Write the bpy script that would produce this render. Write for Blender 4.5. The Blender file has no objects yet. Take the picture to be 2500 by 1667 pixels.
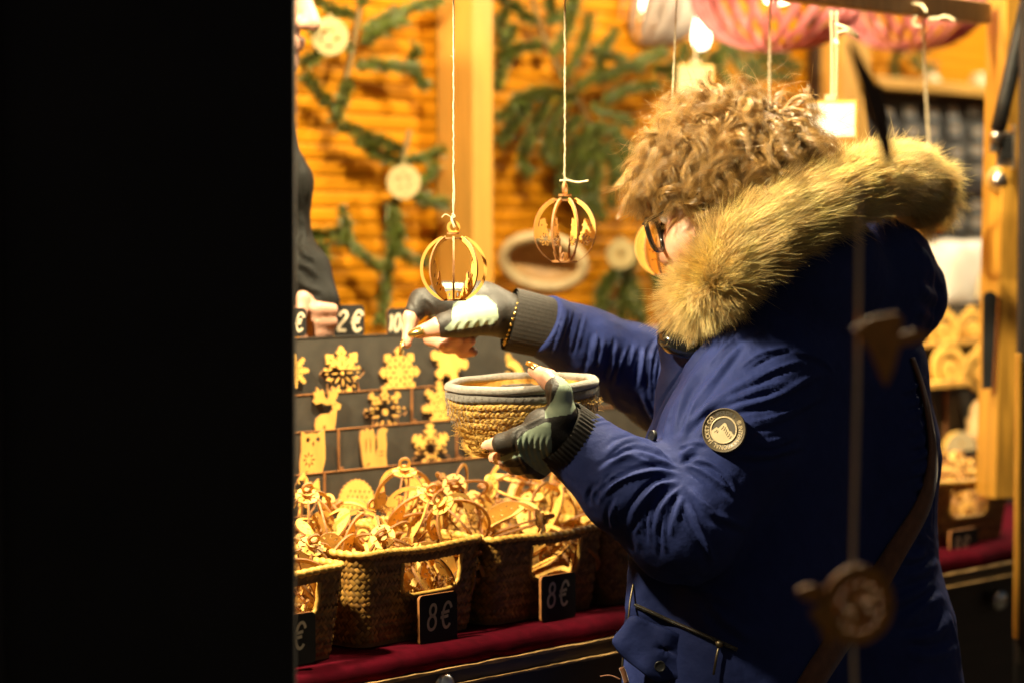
import bpy, bmesh, math, random
import numpy as np
from mathutils import Vector, Matrix

random.seed(7)
RNG = np.random.default_rng(7)
scene = bpy.context.scene
col = scene.collection
pi = math.pi
sin, cos = math.sin, math.cos

# ------------------------------------------------------------------ camera maths
PXF = 5900.0                       # focal length in photo pixels (2500 px wide frame)
TILT = math.atan(263.5 / PXF)
CAM = np.array([0.0, 0.0, 1.45])
CF = np.array([0, cos(TILT), -sin(TILT)])
CR = np.array([1.0, 0, 0])
CU = np.array([0, sin(TILT), cos(TILT)])


def at(px, py, d):
    return CAM + CR * ((px - 1250) / PXF * d) + CU * (-(py - 833.5) / PXF * d) + CF * d


def proj(V):
    W = np.asarray(V) - CAM
    d = W @ CF
    return np.stack([1250 + PXF * (W @ CR) / d, 833.5 - PXF * (W @ CU) / d, d], -1)


def nrm(v):
    v = np.asarray(v, float)
    return v / (np.linalg.norm(v) + 1e-12)


# stall axes: U runs along the counter, V points into the stall
ANG = math.atan(5450 / PXF)
AU = np.array([sin(ANG), cos(ANG), 0])
AV = np.array([-cos(ANG), sin(ANG), 0])
AZ = np.array([0, 0, 1.0])
P0 = np.array([-0.125, 2.95, 0])


def st(t, v, z):
    return P0 + AU * t + AV * v + AZ * z


def on_v(px, py, v):
    """point of the vertical plane v = const seen at a pixel"""
    r = at(px, py, 1.0) - CAM
    k = ((P0 + AV * v - CAM) @ AV) / (r @ AV)
    return CAM + r * k


def on_z(px, py, z):
    r = at(px, py, 1.0) - CAM
    return CAM + r * ((z - CAM[2]) / r[2])


def tv(P):
    D = np.asarray(P) - P0
    return D @ AU, D @ AV


# ------------------------------------------------------------------ mesh builder
class MB:
    def __init__(self):
        self.v, self.f, self.m, self.s, self.n = [], [], [], [], 0

    def add(self, V, Fs, m=0, smooth=False):
        V = np.asarray(V, float).reshape(-1, 3)
        self.v.append(V)
        if isinstance(Fs, np.ndarray):
            Fs = Fs.tolist()
        n = self.n
        self.f += [[i + n for i in f] for f in Fs]
        k = len(Fs)
        self.m += (list(m) if hasattr(m, '__len__') else [m] * k)
        self.s += [smooth] * k
        self.n += len(V)
        return self

    def box(self, c, size, ax=None, m=0):
        ax = np.eye(3) if ax is None else np.asarray(ax, float)
        s = np.array([[x, y, z] for x in (-.5, .5) for y in (-.5, .5) for z in (-.5, .5)]) * np.asarray(size)
        V = np.asarray(c) + s @ ax
        F = [[0, 1, 3, 2], [4, 6, 7, 5], [0, 4, 5, 1], [2, 3, 7, 6], [0, 2, 6, 4], [1, 5, 7, 3]]
        if np.linalg.det(ax) < 0:
            F = [f[::-1] for f in F]
        return self.add(V, F, m)

    def tube(self, P, r, n=8, closed=False, caps=True, m=0, smooth=True, flat=1.0, up=None, rfun=None):
        P = np.asarray(P, float)
        k = len(P)
        r = np.broadcast_to(np.asarray(r, float), (k,))
        T = np.roll(P, -1, 0) - np.roll(P, 1, 0) if closed else np.gradient(P, axis=0)
        T /= np.linalg.norm(T, axis=1, keepdims=True) + 1e-12
        N = np.zeros_like(P)
        a = np.array(up, float) if up is not None else (np.array([0, 0, 1.0]) if abs(T[0, 2]) < .9 else np.array([1.0, 0, 0]))
        for i in range(k):
            b = a - T[i] * (a @ T[i])
            b /= np.linalg.norm(b) + 1e-12
            N[i] = b
            if up is None:
                a = b
        B = np.cross(T, N)
        th = np.arange(n) / n * 2 * pi
        R = r[:, None] * np.ones(n)
        if rfun is not None:
            R = R * rfun(np.arange(k)[:, None], th[None, :])
        V = P[:, None] + (np.cos(th)[None, :, None] * N[:, None] * flat + np.sin(th)[None, :, None] * B[:, None]) * R[..., None]
        V = V.reshape(-1, 3)
        F = []
        kk = k if closed else k - 1
        for i in range(kk):
            i2 = (i + 1) % k
            for j in range(n):
                j2 = (j + 1) % n
                F.append([i * n + j, i * n + j2, i2 * n + j2, i2 * n + j])
        if not closed and caps:
            F.append(list(range(n))[::-1])
            F.append([(k - 1) * n + j for j in range(n)])
        return self.add(V, F, m, smooth)

    def lathe(self, prof, c=(0, 0, 0), n=32, ax=None, m=0, smooth=True, sx=1.0, sy=1.0):
        """profile [(r, z)...] revolved about local z"""
        ax = np.eye(3) if ax is None else np.asarray(ax, float)
        prof = np.asarray(prof, float)
        th = np.arange(n) / n * 2 * pi
        V = np.stack([prof[:, 0, None] * np.cos(th) * sx, prof[:, 0, None] * np.sin(th) * sy, np.repeat(prof[:, 1, None], n, 1)], -1)
        V = V.reshape(-1, 3) @ ax + np.asarray(c)
        F = []
        for i in range(len(prof) - 1):
            for j in range(n):
                j2 = (j + 1) % n
                F.append([i * n + j, i * n + j2, (i + 1) * n + j2, (i + 1) * n + j])
        return self.add(V, F, m, smooth)

    def grid(self, V, m=0, smooth=True, closed_u=False):
        """V (a,b,3) -> quads"""
        a, b = V.shape[:2]
        F = []
        for i in range(a if closed_u else a - 1):
            i2 = (i + 1) % a
            for j in range(b - 1):
                F.append([i * b + j, i2 * b + j, i2 * b + j + 1, i * b + j + 1])
        return self.add(V.reshape(-1, 3), F, m, smooth)

    def geo(self):
        return np.concatenate(self.v), self.f, self.m, self.s


def make_mesh(name, V, F, mats, midx=None, smooth=None, bevel=0):
    me = bpy.data.meshes.new(name)
    if isinstance(F, np.ndarray):
        k = F.shape[1]
        me.vertices.add(len(V))
        me.vertices.foreach_set('co', np.asarray(V, np.float32).ravel())
        me.loops.add(F.size)
        me.loops.foreach_set('vertex_index', F.astype(np.int32).ravel())
        me.polygons.add(len(F))
        me.polygons.foreach_set('loop_start', np.arange(0, F.size, k, dtype=np.int32))
        me.update(calc_edges=True)
    else:
        me.from_pydata([tuple(p) for p in V], [], F)
    for m in (mats if isinstance(mats, (list, tuple)) else [mats]):
        me.materials.append(m)
    if midx is not None and len(midx):
        me.polygons.foreach_set('material_index', np.asarray(midx, np.int32))
    if smooth is not None:
        sm = np.full(len(me.polygons), bool(smooth)) if isinstance(smooth, (bool, int)) else np.asarray(smooth, bool)
        me.polygons.foreach_set('use_smooth', sm)
    else:
        me.polygons.foreach_set('use_smooth', np.zeros(len(me.polygons), bool))
    me.update()
    if bevel:
        bm = bmesh.new()
        bm.from_mesh(me)
        es = [e for e in bm.edges if len(e.link_faces) == 2 and e.calc_face_angle(0) > .6]
        bmesh.ops.bevel(bm, geom=es, offset=bevel, segments=2, affect='EDGES', profile=.6, clamp_overlap=True)
        bm.to_mesh(me)
        bm.free()
        me.update()
    return me


ORG = {}


def link(o):
    col.objects.link(o)
    return o


def tag(o, label=None, cat=None, group=None, kind=None):
    if label: o['label'] = label
    if cat: o['category'] = cat
    if group: o['group'] = group
    if kind: o['kind'] = kind
    return o


def thing(name, label, cat, loc=(0, 0, 0), group=None, rot=None):
    o = bpy.data.objects.new(name, None)
    o.empty_display_size = .02
    link(o)
    o.location = tuple(loc)
    if rot is not None:
        o.rotation_euler = rot
    ORG[o.name] = np.array(loc, float)
    return tag(o, label, cat, group)


def part(name, g, mats, parent=None, smooth=None, bevel=0, local=False, label=None, loc=None):
    """g = MB or (V, F, midx, smooth). Vertices are in world space unless local=True."""
    if isinstance(g, MB):
        V, F, mi, sm = g.geo()
    else:
        V, F = g[0], g[1]
        mi = g[2] if len(g) > 2 else None
        sm = g[3] if len(g) > 3 else None
    if smooth is not None:
        sm = smooth
    base = np.zeros(3)
    if parent is not None and not local:
        base = ORG[parent.name]
    elif parent is None and loc is not None:
        base = np.asarray(loc, float)
    me = make_mesh(name, np.asarray(V) - base, F, mats, mi, sm, bevel)
    o = bpy.data.objects.new(name, me)
    link(o)
    if parent is not None:
        o.parent = parent
        ORG[o.name] = np.zeros(3) if local else base
    else:
        o.location = tuple(base)
        ORG[o.name] = base
    if label:
        o['label'] = label
    return o


def copy_tree(o, parent=None):
    c = o.copy()
    link(c)
    if parent is not None:
        c.parent = parent
        c.matrix_parent_inverse = o.matrix_parent_inverse
    for ch in list(o.children):
        copy_tree(ch, c)
    return c


def smooth_curve(pts, n=40, closed=False):
    """Catmull-Rom through the points"""
    P = np.asarray(pts, float)
    k = len(P)
    out = []
    segs = k if closed else k - 1
    per = max(2, int(round(n / segs)))
    for i in range(segs):
        if closed:
            a, b, c, d = P[(i - 1) % k], P[i], P[(i + 1) % k], P[(i + 2) % k]
        else:
            b, c = P[i], P[i + 1]
            a = P[i - 1] if i else 2 * b - c
            d = P[i + 2] if i + 2 < k else 2 * c - b
        for j in range(per):
            t = j / per
            out.append(.5 * (2 * b + (c - a) * t + (2 * a - 5 * b + 4 * c - d) * t * t + (3 * b - a - 3 * c + d) * t ** 3))
    if not closed:
        out.append(P[-1])
    return np.array(out)


# ------------------------------------------------------------------ flat cut-out pieces
def cut(outlines, thick):
    """closed 2-D outlines (even-odd holes) -> V, F, material index (0 face, 1 edge)"""
    cu = bpy.data.curves.new('c', 'CURVE')
    cu.dimensions = '2D'
    cu.fill_mode = 'BOTH'
    cu.extrude = thick / 2
    for ol in outlines:
        sp = cu.splines.new('POLY')
        sp.points.add(len(ol) - 1)
        for p, q in zip(sp.points, ol):
            p.co = (q[0], q[1], 0, 1)
        sp.use_cyclic_u = True
    ob = bpy.data.objects.new('c', cu)
    me = bpy.data.meshes.new_from_object(ob)
    V = np.array([v.co[:] for v in me.vertices])
    F = [list(p.vertices) for p in me.polygons]
    mi = [0 if abs(p.normal.z) > .7 else 1 for p in me.polygons]
    bpy.data.objects.remove(ob)
    bpy.data.curves.remove(cu)
    bpy.data.meshes.remove(me)
    return V, F, mi, [False] * len(F)


def circ(x, y, r, n=24, ry=None, rot=0):
    ry = r if ry is None else ry
    a = np.arange(n) / n * 2 * pi
    X, Y = r * np.cos(a), ry * np.sin(a)
    return np.stack([x + X * cos(rot) - Y * sin(rot), y + X * sin(rot) + Y * cos(rot)], -1)


def drop(x, y, l, w, ang, n=12):
    """leaf / teardrop hole centred at x,y, pointing along ang"""
    t = np.linspace(-1, 1, n)
    up = np.stack([t * l / 2, w / 2 * np.cos(t * pi / 2) ** .8], -1)
    dn = np.stack([t[::-1][1:-1] * l / 2, -w / 2 * np.cos(t[::-1][1:-1] * pi / 2) ** .8], -1)
    P = np.concatenate([up, dn])
    c, s = cos(ang), sin(ang)
    return np.stack([x + P[:, 0] * c - P[:, 1] * s, y + P[:, 0] * s + P[:, 1] * c], -1)


def ribbon(pts, w):
    """polyline -> outline of constant width"""
    P = np.asarray(pts, float)
    T = np.gradient(P, axis=0)
    T /= np.linalg.norm(T, axis=1, keepdims=True) + 1e-9
    N = np.stack([-T[:, 1], T[:, 0]], -1)
    w = np.broadcast_to(np.asarray(w, float), (len(P),))[:, None]
    return np.concatenate([P + N * w / 2, (P - N * w / 2)[::-1]])


def frame(V, o, ax, ay, az):
    V = np.asarray(V)
    return np.asarray(o) + V[:, :1] * ax + V[:, 1:2] * ay + V[:, 2:3] * az


# ------------------------------------------------------------------ materials
def new_mat(name):
    m = bpy.data.materials.new(name)
    m.use_nodes = True
    nt = m.node_tree
    b = nt.nodes['Principled BSDF']
    return m, nt, b


def mat(name, color, rough=.6, var=.25, scale=30, bump=0, bscale=None, metal=0, spec=.5, stretch=None, island=0, sheen=0, trans=0, dist=.002, detail=4, coat=0, color2=None, hue2=None):
    m, nt, b = new_mat(name)
    N, L = nt.nodes, nt.links
    tc = N.new('ShaderNodeTexCoord')
    mp = N.new('ShaderNodeMapping')
    L.new(tc.outputs['Object'], mp.inputs['Vector'])
    if stretch: mp.inputs['Scale'].default_value = stretch
    nz = N.new('ShaderNodeTexNoise')
    nz.inputs['Scale'].default_value = scale
    nz.inputs['Detail'].default_value = detail
    L.new(mp.outputs[0], nz.inputs['Vector'])
    rp = N.new('ShaderNodeValToRGB')
    c = np.array(color, float)
    c2 = np.array(color2, float) if color2 is not None else None
    e = rp.color_ramp.elements
    e[0].position, e[1].position = .3, .7
    lo, hi = (c2, c) if c2 is not None else (c * (1 - var), np.minimum(c * (1 + var), .95))
    e[0].color = (*lo, 1)
    e[1].color = (*hi, 1)
    L.new(nz.outputs['Fac'], rp.inputs['Fac'])
    out = rp.outputs['Color']
    if island:
        ge = N.new('ShaderNodeNewGeometry')
        hs = N.new('ShaderNodeHueSaturation')
        mr = N.new('ShaderNodeMapRange')
        mr.inputs['To Min'].default_value = 1 - island
        mr.inputs['To Max'].default_value = 1 + island
        L.new(ge.outputs['Random Per Island'], mr.inputs['Value'])
        L.new(mr.outputs[0], hs.inputs['Value'])
        L.new(out, hs.inputs['Color'])
        out = hs.outputs['Color']
    L.new(out, b.inputs['Base Color'])
    b.inputs['Roughness'].default_value = rough
    b.inputs['Metallic'].default_value = metal
    b.inputs['Specular IOR Level'].default_value = spec
    if sheen:
        b.inputs['Sheen Weight'].default_value = sheen
        b.inputs['Sheen Roughness'].default_value = .4
    if coat:
        b.inputs['Coat Weight'].default_value = coat
        b.inputs['Coat Roughness'].default_value = .15
    if bump:
        n2 = N.new('ShaderNodeTexNoise')
        n2.inputs['Scale'].default_value = bscale or scale * 3
        n2.inputs['Detail'].default_value = 5
        L.new(mp.outputs[0], n2.inputs['Vector'])
        bp = N.new('ShaderNodeBump')
        bp.inputs['Strength'].default_value = bump
        bp.inputs['Distance'].default_value = dist
        L.new(n2.outputs['Fac'], bp.inputs['Height'])
        L.new(bp.outputs[0], b.inputs['Normal'])
    if trans:
        tl = N.new('ShaderNodeBsdfTranslucent')
        L.new(out, tl.inputs['Color'])
        mx = N.new('ShaderNodeMixShader')
        mx.inputs[0].default_value = trans
        L.new(b.outputs[0], mx.inputs[1])
        L.new(tl.outputs[0], mx.inputs[2])
        L.new(mx.outputs[0], N['Material Output'].inputs['Surface'])
    return m


def emit(name, color, strength):
    m, nt, b = new_mat(name)
    b.inputs['Base Color'].default_value = (*color, 1)
    b.inputs['Emission Color'].default_value = (*color, 1)
    b.inputs['Emission Strength'].default_value = strength
    return m


M = {}
M['birch'] = mat('birch', (.84, .475, .10), .55, .14, 60, .15, 300, stretch=(1, 1, .25), trans=.12)
def vary(m, lo, hi):
    """each piece of wood its own shade"""
    nt = m.node_tree
    b = nt.nodes['Principled BSDF']
    src = b.inputs['Base Color'].links[0].from_socket
    oi = nt.nodes.new('ShaderNodeObjectInfo'); mr = nt.nodes.new('ShaderNodeMapRange'); hs = nt.nodes.new('ShaderNodeHueSaturation')
    mr.inputs['To Min'].default_value = lo; mr.inputs['To Max'].default_value = hi
    nt.links.new(oi.outputs['Random'], mr.inputs['Value']); nt.links.new(mr.outputs[0], hs.inputs['Value'])
    nt.links.new(src, hs.inputs['Color']); nt.links.new(hs.outputs[0], b.inputs['Base Color'])


vary(M['birch'], .66, 1.12)
M['burnt'] = mat('burnt_edge', (.27, .115, .032), .7, .35, 150)
M['pine'] = mat('lacquered_pine', (.52, .195, .004), .6, .08, 3, .10, 40, stretch=(1, 1, 40), spec=.15, island=.10)
M['pine_pale'] = mat('pale_pine', (.46, .24, .045), .45, .15, 8, .1, 60, stretch=(14, 14, 1))
M['pine_post'] = mat('oiled_pine', (.55, .27, .035), .42, .28, 9, .2, 50, stretch=(12, 12, 1), coat=.2)
M['pine_brown'] = mat('brown_beam', (.30, .15, .05), .5, .25, 8, .1, 60, stretch=(8, 8, 1))
M['black_board'] = mat('blackboard', (.044, .038, .028), .65, .2, 40, .08, 400)
M['sign_black'] = mat('sign_black', (.018, .016, .014), .7, .2, 40, spec=.2)
M['board_edge'] = mat('board_edge', (.24, .09, .02), .7, .3, 60)
M['grey_board'] = mat('grey_board', (.20, .17, .18), .6, .1, 30)
M['cloth_red'] = mat('red_cloth', (.050, .0008, .005), 1.0, .25, 60, .3, 900, spec=.05)
M['dark_wood'] = mat('dark_wood', (.028, .015, .009), .45, .35, 10, .15, 60, stretch=(1, 1, 8))
M['trim'] = mat('worn_trim', (.32, .19, .07), .5, .5, 40, .2, 200)
M['black_panel'] = mat('black_panel', (.012, .009, .008), .7, .3, 8)
M['seagrass'] = mat('seagrass', (.34, .18, .034), .5, .3, 40, .25, 250, island=.45, color2=(.22, .095, .016))
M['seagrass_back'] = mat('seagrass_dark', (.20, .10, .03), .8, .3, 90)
M['rope'] = mat('seagrass_rope', (.56, .32, .06), .55, .25, 60, .3, 300)
M['chalk'] = mat('chalk_paint', (.55, .45, .30), .7, .1, 200)
M['twine'] = mat('twine', (.74, .62, .40), .85, .15, 400, .4, 900, trans=.15)
M['bronze'] = mat('dark_bronze', (.16, .13, .08), .4, .2, 80, metal=.8)
M['metal'] = mat('metal', (.55, .52, .48), .3, .1, 60, metal=1)
M['black_metal'] = mat('black_metal', (.02, .02, .02), .35, .2, 60)
M['needle'] = mat('fir_needles', (.085, .105, .012), .5, .3, 60, island=.5)
M['bark'] = mat('fir_bark', (.16, .11, .035), .8, .3, 120)
M['disc_wood'] = mat('pale_slice', (.46, .35, .15), .7, .15, 50)
M['pink'] = mat('pink_veneer', (.52, .155, .15), .5, .12, 30, trans=.12)
M['white_veneer'] = mat('white_veneer', (.50, .42, .36), .5, .1, 30, trans=.3)
M['card_white'] = mat('white_card', (.86, .82, .74), .7, .04, 30, trans=.45)
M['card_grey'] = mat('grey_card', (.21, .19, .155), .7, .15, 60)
M['ground'] = mat('paving', (.05, .048, .045), .85, .3, 12, .3, 60)
M['cream'] = mat('cream_wood', (.50, .38, .20), .55, .12, 40)
M['tan'] = mat('tan_wood', (.45, .26, .10), .6, .2, 30)

# ------------------------------------------------------------------ world, camera, lights
w = bpy.data.worlds.new('World')
scene.world = w
w.use_nodes = True
bg = w.node_tree.nodes['Background']
sky = w.node_tree.nodes.new('ShaderNodeTexSky')
sky.sky_type = 'NISHITA'
sky.sun_disc = False
sky.sun_elevation = math.radians(-1.5)
sky.sun_rotation = math.radians(120)
w.node_tree.links.new(sky.outputs[0], bg.inputs['Color'])
bg.inputs['Strength'].default_value = .15

cd = bpy.data.cameras.new('camera')
cam = bpy.data.objects.new('camera', cd)
link(cam)
cam.matrix_world = Matrix(((CR[0], CU[0], -CF[0], CAM[0]), (CR[1], CU[1], -CF[1], CAM[1]), (CR[2], CU[2], -CF[2], CAM[2]), (0, 0, 0, 1)))
cd.sensor_width = 36
cd.lens = PXF / 2500 * 36
cd.clip_start = .05
cd.clip_end = 200
cd.dof.use_dof = True
cd.dof.focus_distance = 2.98
cd.dof.aperture_fstop = 2.5
scene.camera = cam
scene.view_settings.view_transform = 'Standard'
scene.view_settings.look = 'None'
scene.view_settings.exposure = .72
scene.view_settings.gamma = 1
scene.cycles.max_bounces = 6
scene.cycles.diffuse_bounces = 3
scene.cycles.glossy_bounces = 3
scene.cycles.transmission_bounces = 4
scene.cycles.transparent_max_bounces = 8
scene.cycles.sample_clamp_indirect = 4
scene.cycles.caustics_reflective = False
scene.cycles.caustics_refractive = False
try:
    scene.cycles.use_denoising = True
    scene.cycles.denoiser = 'OPENIMAGEDENOISE'
except Exception:
    pass


def lamp(name, loc, power, size, color=(1, .84, .52), target=None, spread=None):
    ld = bpy.data.lights.new(name, 'AREA')
    ld.shape = 'DISK'
    ld.size = size
    ld.energy = power
    ld.color = color
    if spread: ld.spread = math.radians(spread)
    o = bpy.data.objects.new(name, ld)
    link(o)
    o.location = tuple(loc)
    d = Vector(tuple(np.asarray(target) - np.asarray(loc))) if target is not None else Vector((0, 0, -1))
    o.rotation_euler = d.to_track_quat('-Z', 'Y').to_euler()
    return o
# ================================================================== SETTING
gb = MB()
gb.add([[-60, -30, 0], [60, -30, 0], [60, 90, 0], [-60, 90, 0]], [[0, 1, 2, 3]])
o = part('ground', gb, M['ground'])
tag(o, 'dark paved ground under the market stall', 'ground', kind='structure')

AXS = [AU, AV, AZ]
ZC = .935                       # counter top
# ---- back wall of the stall: rounded horizontal slats
WV = .95
wall = thing('plank_wall', 'orange lacquered plank wall with horizontal slats behind the stall', 'wall', st(1.2, WV, 0))
wb = MB()
hgt = .027
for i in range(int(1.9 / hgt)):
    z = .55 + i * hgt
    pr = []
    dv = random.uniform(-.0008, .0008)
    for a in np.linspace(0, 1, 7):
        pr.append((z + .0012 + a * (hgt - .0024), WV - .0022 * sin(a * pi) ** .35 + dv - .001 * a))
    pr = [(z + .001, WV + .012)] + pr + [(z + hgt - .001, WV + .012)]
    ts = [-1.6, 4.6]
    G = np.array([[st(t, v, zz) for (zz, v) in pr] for t in ts])
    wb.grid(G, smooth=False)
part('slats', wb, M['pine'], wall)
pb = MB().box(st(1.5, WV + .025, 1.4), (6.2, .02, 2.2), AXS)
part('backing', pb, M['pine_brown'], wall)
# vertical posts on the wall
def wall_post(px, half, v, mats, name, label, d=.09):
    P = on_v(px, 500, v)
    t, _ = tv(P)
    o = part(name, MB().box(st(t, v + d / 2, 1.5), (half * 2, d, 2.0), AXS), mats, bevel=.004, loc=st(t, v + d / 2, 0))
    return tag(o, label, 'post')
wall_post(1180, .026, WV - .10, M['pine_pale'], 'wall_post', 'pale square wooden post in front of the slatted wall, left of the fir boughs')
wall_post(2090, .05, WV - .10, M['pine_pale'], 'wall_post', 'dull yellow wooden post standing behind the curly hair, under the pink shades')
o = part('dark_post', MB().box(on_v(2012, 200, WV - .03) * [1, 1, 0] + [0, 0, 1.5], (.075, .03, 1.6), AXS), M['dark_wood'], bevel=.003)
tag(o, 'dark narrow upright board on the slatted wall beside the yellow post', 'post')

# ---- roof over the stall (keeps the night out; above the picture)
rf = thing('stall_roof', 'wooden roof boards of the stall above the picture', 'roof', st(1.2, .5, 2.5))
part('roof_boards', MB().box(st(1.2, .45, 2.52), (6.0, 1.3, .03), AXS), M['pine'], rf)
sw = part('side_wall', MB().box(st(4.2, .5, 1.45), (.03, 1.1, 2.1), AXS), M['pine'], loc=st(4.2, .5, 0))
tag(sw, 'plank end wall closing the far end of the stall', 'wall')

# ---- counter
cnt = thing('sales_counter', 'dark wooden counter front with worn gilt edges below the red cloth', 'counter', st(1.0, .2, 0))
part('counter_top', MB().box(st(1.2, .23, ZC - .02), (4.6, .46, .036), AXS), M['dark_wood'], cnt, bevel=.002)
part('counter_front', MB().box(st(1.2, .012, ZC - .24), (4.6, .02, .40), AXS), M['dark_wood'], cnt)
def ragged(z, v, h):
    b = MB()
    ts = np.linspace(-1.1, 3.5, 300)
    G = []
    for t in ts:
        j = random.uniform(-.0006, .0006)
        hh = h * random.uniform(.55, 1.15)
        G.append([st(t, v + .004, z + hh / 2), st(t, v + j - .001, z + hh / 2), st(t, v + j - .001, z - hh / 2), st(t, v + .004, z - hh / 2)])
    b.grid(np.array(G), smooth=False)
    return b
part('upper_edge', ragged(ZC - .0245, -.019, .0042), M['trim'], cnt)
part('lower_rail', MB().box(st(1.2, -.008, ZC - .034), (4.6, .018, .020), AXS), M['dark_wood'], cnt)
part('lower_edge', ragged(ZC - .0435, -.024, .0034), M['trim'], cnt)
for px, py in ((1078, 1672), (2436, 1462)):
    P = on_v(px, py, -.012)
    k = MB().lathe([(.0, .026), (.010, .025), (.017, .018), (.018, .010), (.010, .004), (.008, 0)][::-1], P + AV * .012, 24, np.array([AU, AZ, -AV]))
    part('knob', k, M['metal'], cnt)

# ---- red tablecloth over the counter, hanging a little over the edge
cl = []
for t in np.linspace(-1.0, 3.4, 260):
    row = []
    wv = .004 * sin(t * 23) + .002 * sin(t * 61 + 1)
    for (v, z) in ((.445, ZC + .004), (.30, ZC + .004), (.15, ZC + .004), (.03, ZC + .005), (.004, ZC + .004), (-.006, ZC - .001), (-.0095, ZC - .006), (-.0105, ZC - .014), (-.0105, ZC - .021)):
        row.append(st(t, v - (abs(wv) if v < .02 else 0), z + (wv * .25 if v > .01 else 0)))
    cl.append(row)
cb = MB().grid(np.array(cl))
o = part('tablecloth', cb, M['cloth_red'], loc=st(1, .2, ZC))
sm = o.modifiers.new('thickness', 'SOLIDIFY'); sm.thickness = .0012; sm.offset = 1
tag(o, 'dark red velvety cloth covering the counter under the baskets', 'tablecloth')

# ---- beam above the counter edge and front post
B0 = at(2402, 34, 3.9)
BT, BV = tv(B0)
BZ = B0[2]
beam = part('hanging_beam', MB().box(st(BT - 1.4, BV, BZ + .0), (2.8, .030, .034), AXS), M['pine_brown'], bevel=.002, loc=st(BT - 1.4, BV, BZ))
tag(beam, 'slim brown wooden beam from which the ornaments hang on strings', 'beam')
pl = at(2412, 500, 3.93); pr_ = at(2478, 500, 3.93)
pc = (pl + pr_) / 2
pt, pvv = tv(pc)
fp = thing('stall_post', 'thick oiled pine post at the right end of the stall front', 'post', (pc[0], pc[1], 0))
pz0, pz1 = at(2430, 1215, 3.93)[2], at(2430, -160, 3.93)[2]
pw = .031
lean = at(2395, 1200, 3.93)[0] - at(2412, 0, 3.93)[0]
pbm = MB()
c0 = np.array([pc[0] + lean * .5, pc[1], pz0]); c1 = np.array([pc[0] - lean * .6, pc[1], pz1])
q = [np.array([sx * pw * .62, sy * pw, 0]) for sx, sy in ((-1, -1), (1, -1), (1, 1), (-1, 1))]
R45 = np.stack([nrm([.94, .34, 0]), nrm([-.34, .94, 0]), AZ])
pv = [c0 + k @ R45 for k in q] + [c1 + k @ R45 for k in q]
pbm.add(pv, [[3, 2, 1, 0], [4, 5, 6, 7], [0, 1, 5, 4], [1, 2, 6, 5], [2, 3, 7, 6], [3, 0, 4, 7]])
part('timber', pbm, M['pine_post'], fp, bevel=.003)
# routed slot in the post
sl = MB()
A = at(2417, 760, 3.895)
h0, h1 = at(2418, 712, 3.895)[2], at(2412, 950, 3.895)[2]
th = np.linspace(0, pi, 10)
sv = [(.011 * cos(a), (h0 - .011) + .011 * sin(a)) for a in th] + [(-.011 + .0, h1), (.004, h1 + .002)]
sv = [(x, z) for x, z in sv]
sl.add([[A[0] + x, A[1] - .001, z] for x, z in sv] + [[A[0] + x, A[1] + .006, z] for x, z in sv],
       [list(range(len(sv)))[::-1]] + [[i, (i + 1) % len(sv), (i + 1) % len(sv) + len(sv), i + len(sv)] for i in range(len(sv))])
part('slot', sl, M['black_metal'], fp)
P = at(2438, 440, 3.90)
part('bolt', MB().lathe([(.0, .012), (.008, .011), (.013, .005), (.0132, 0)][::-1] + [(.022, -.001)][:0], P, 20, np.array([[1, 0, 0], [0, 0, 1], [0, -1, 0.]])), M['metal'], fp)
part('washer', MB().lathe([(.021, -.004), (.021, .002), (.013, .003)], P, 24, np.array([[1, 0, 0], [0, 0, 1], [0, -1, 0.]])), M['pine_pale'], fp)

# ---- gas strut with its bracket on the post
gs = thing('gas_strut', 'black gas strut holding up the stall flap beside the post', 'strut', at(2440, 330, 3.83))
part('cylinder', MB().tube([at(2436, 318, 3.83), at(2452, 250, 3.82), at(2503, 30, 3.79), at(2530, -90, 3.77)], .0125, 16), M['black_metal'], gs)
part('rod_end', MB().tube([at(2436, 318, 3.83), at(2430, 350, 3.83)], .009, 12), M['metal'], gs)
part('bracket', MB().box(at(2455, 365, 3.85), (.030, .012, .055)).box(at(2472, 360, 3.84), (.004, .03, .07)).box(at(2425, 350, 3.84), (.012, .014, .030)), M['metal'], gs, bevel=.0015)
part('bracket_plate', MB().box(at(2457, 362, 3.835), (.020, .008, .036)), M['black_metal'], gs, bevel=.001)

# ---- dark things at the far right
rp = thing('side_shutter', 'near black opened shutter panel at the right edge of the picture', 'shutter', at(2520, 900, 3.75) * [1, 1, 0])
part('leaf', MB().box(at(2545, 800, 3.75), (.075, .03, 1.6)), M['black_panel'], rp, bevel=.003)
part('inner_frame', MB().box(at(2526, 1200, 3.70), (.03, .012, .5)), M['dark_wood'], rp, bevel=.002)
P = at(2485, 1270, 3.72)
part('edge_strip', MB().box(at(2483, 1210, 3.72), (.006, .02, .44)), M['pine_post'], rp, bevel=.001)
part('panel_board', MB().box(at(2522, 1250, 3.725), (.044, .018, .47)), M['black_board'], rp, bevel=.002)

# ---- black panel in the foreground, left
fpz = at(722, 800, 2.38)
fg = thing('stall_flap', 'huge near black wooden side panel filling the left of the view', 'panel', (fpz[0] - .4, 2.40, 0))
xa, xb = at(728, 0, 2.38)[0], at(717, 1667, 2.38)[0]
fv = [[xa - 1.0, 2.38, 2.4], [xa, 2.38, 2.4], [xb - .003, 2.38, .2], [xb - 1.0, 2.38, .2]]
fvb = [[p[0] - .002, p[1] + .040, p[2]] for p in fv]
part('panel', MB().add(fv + fvb, [[3, 2, 1, 0], [4, 5, 6, 7], [0, 1, 5, 4], [1, 2, 6, 5], [2, 3, 7, 6], [3, 0, 4, 7]]), M['black_panel'], fg, bevel=.004)
part('batten', MB().box([xa - .32, 2.37, 1.2], (.06, .018, 2.0)), M['black_panel'], fg, bevel=.003)

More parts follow.
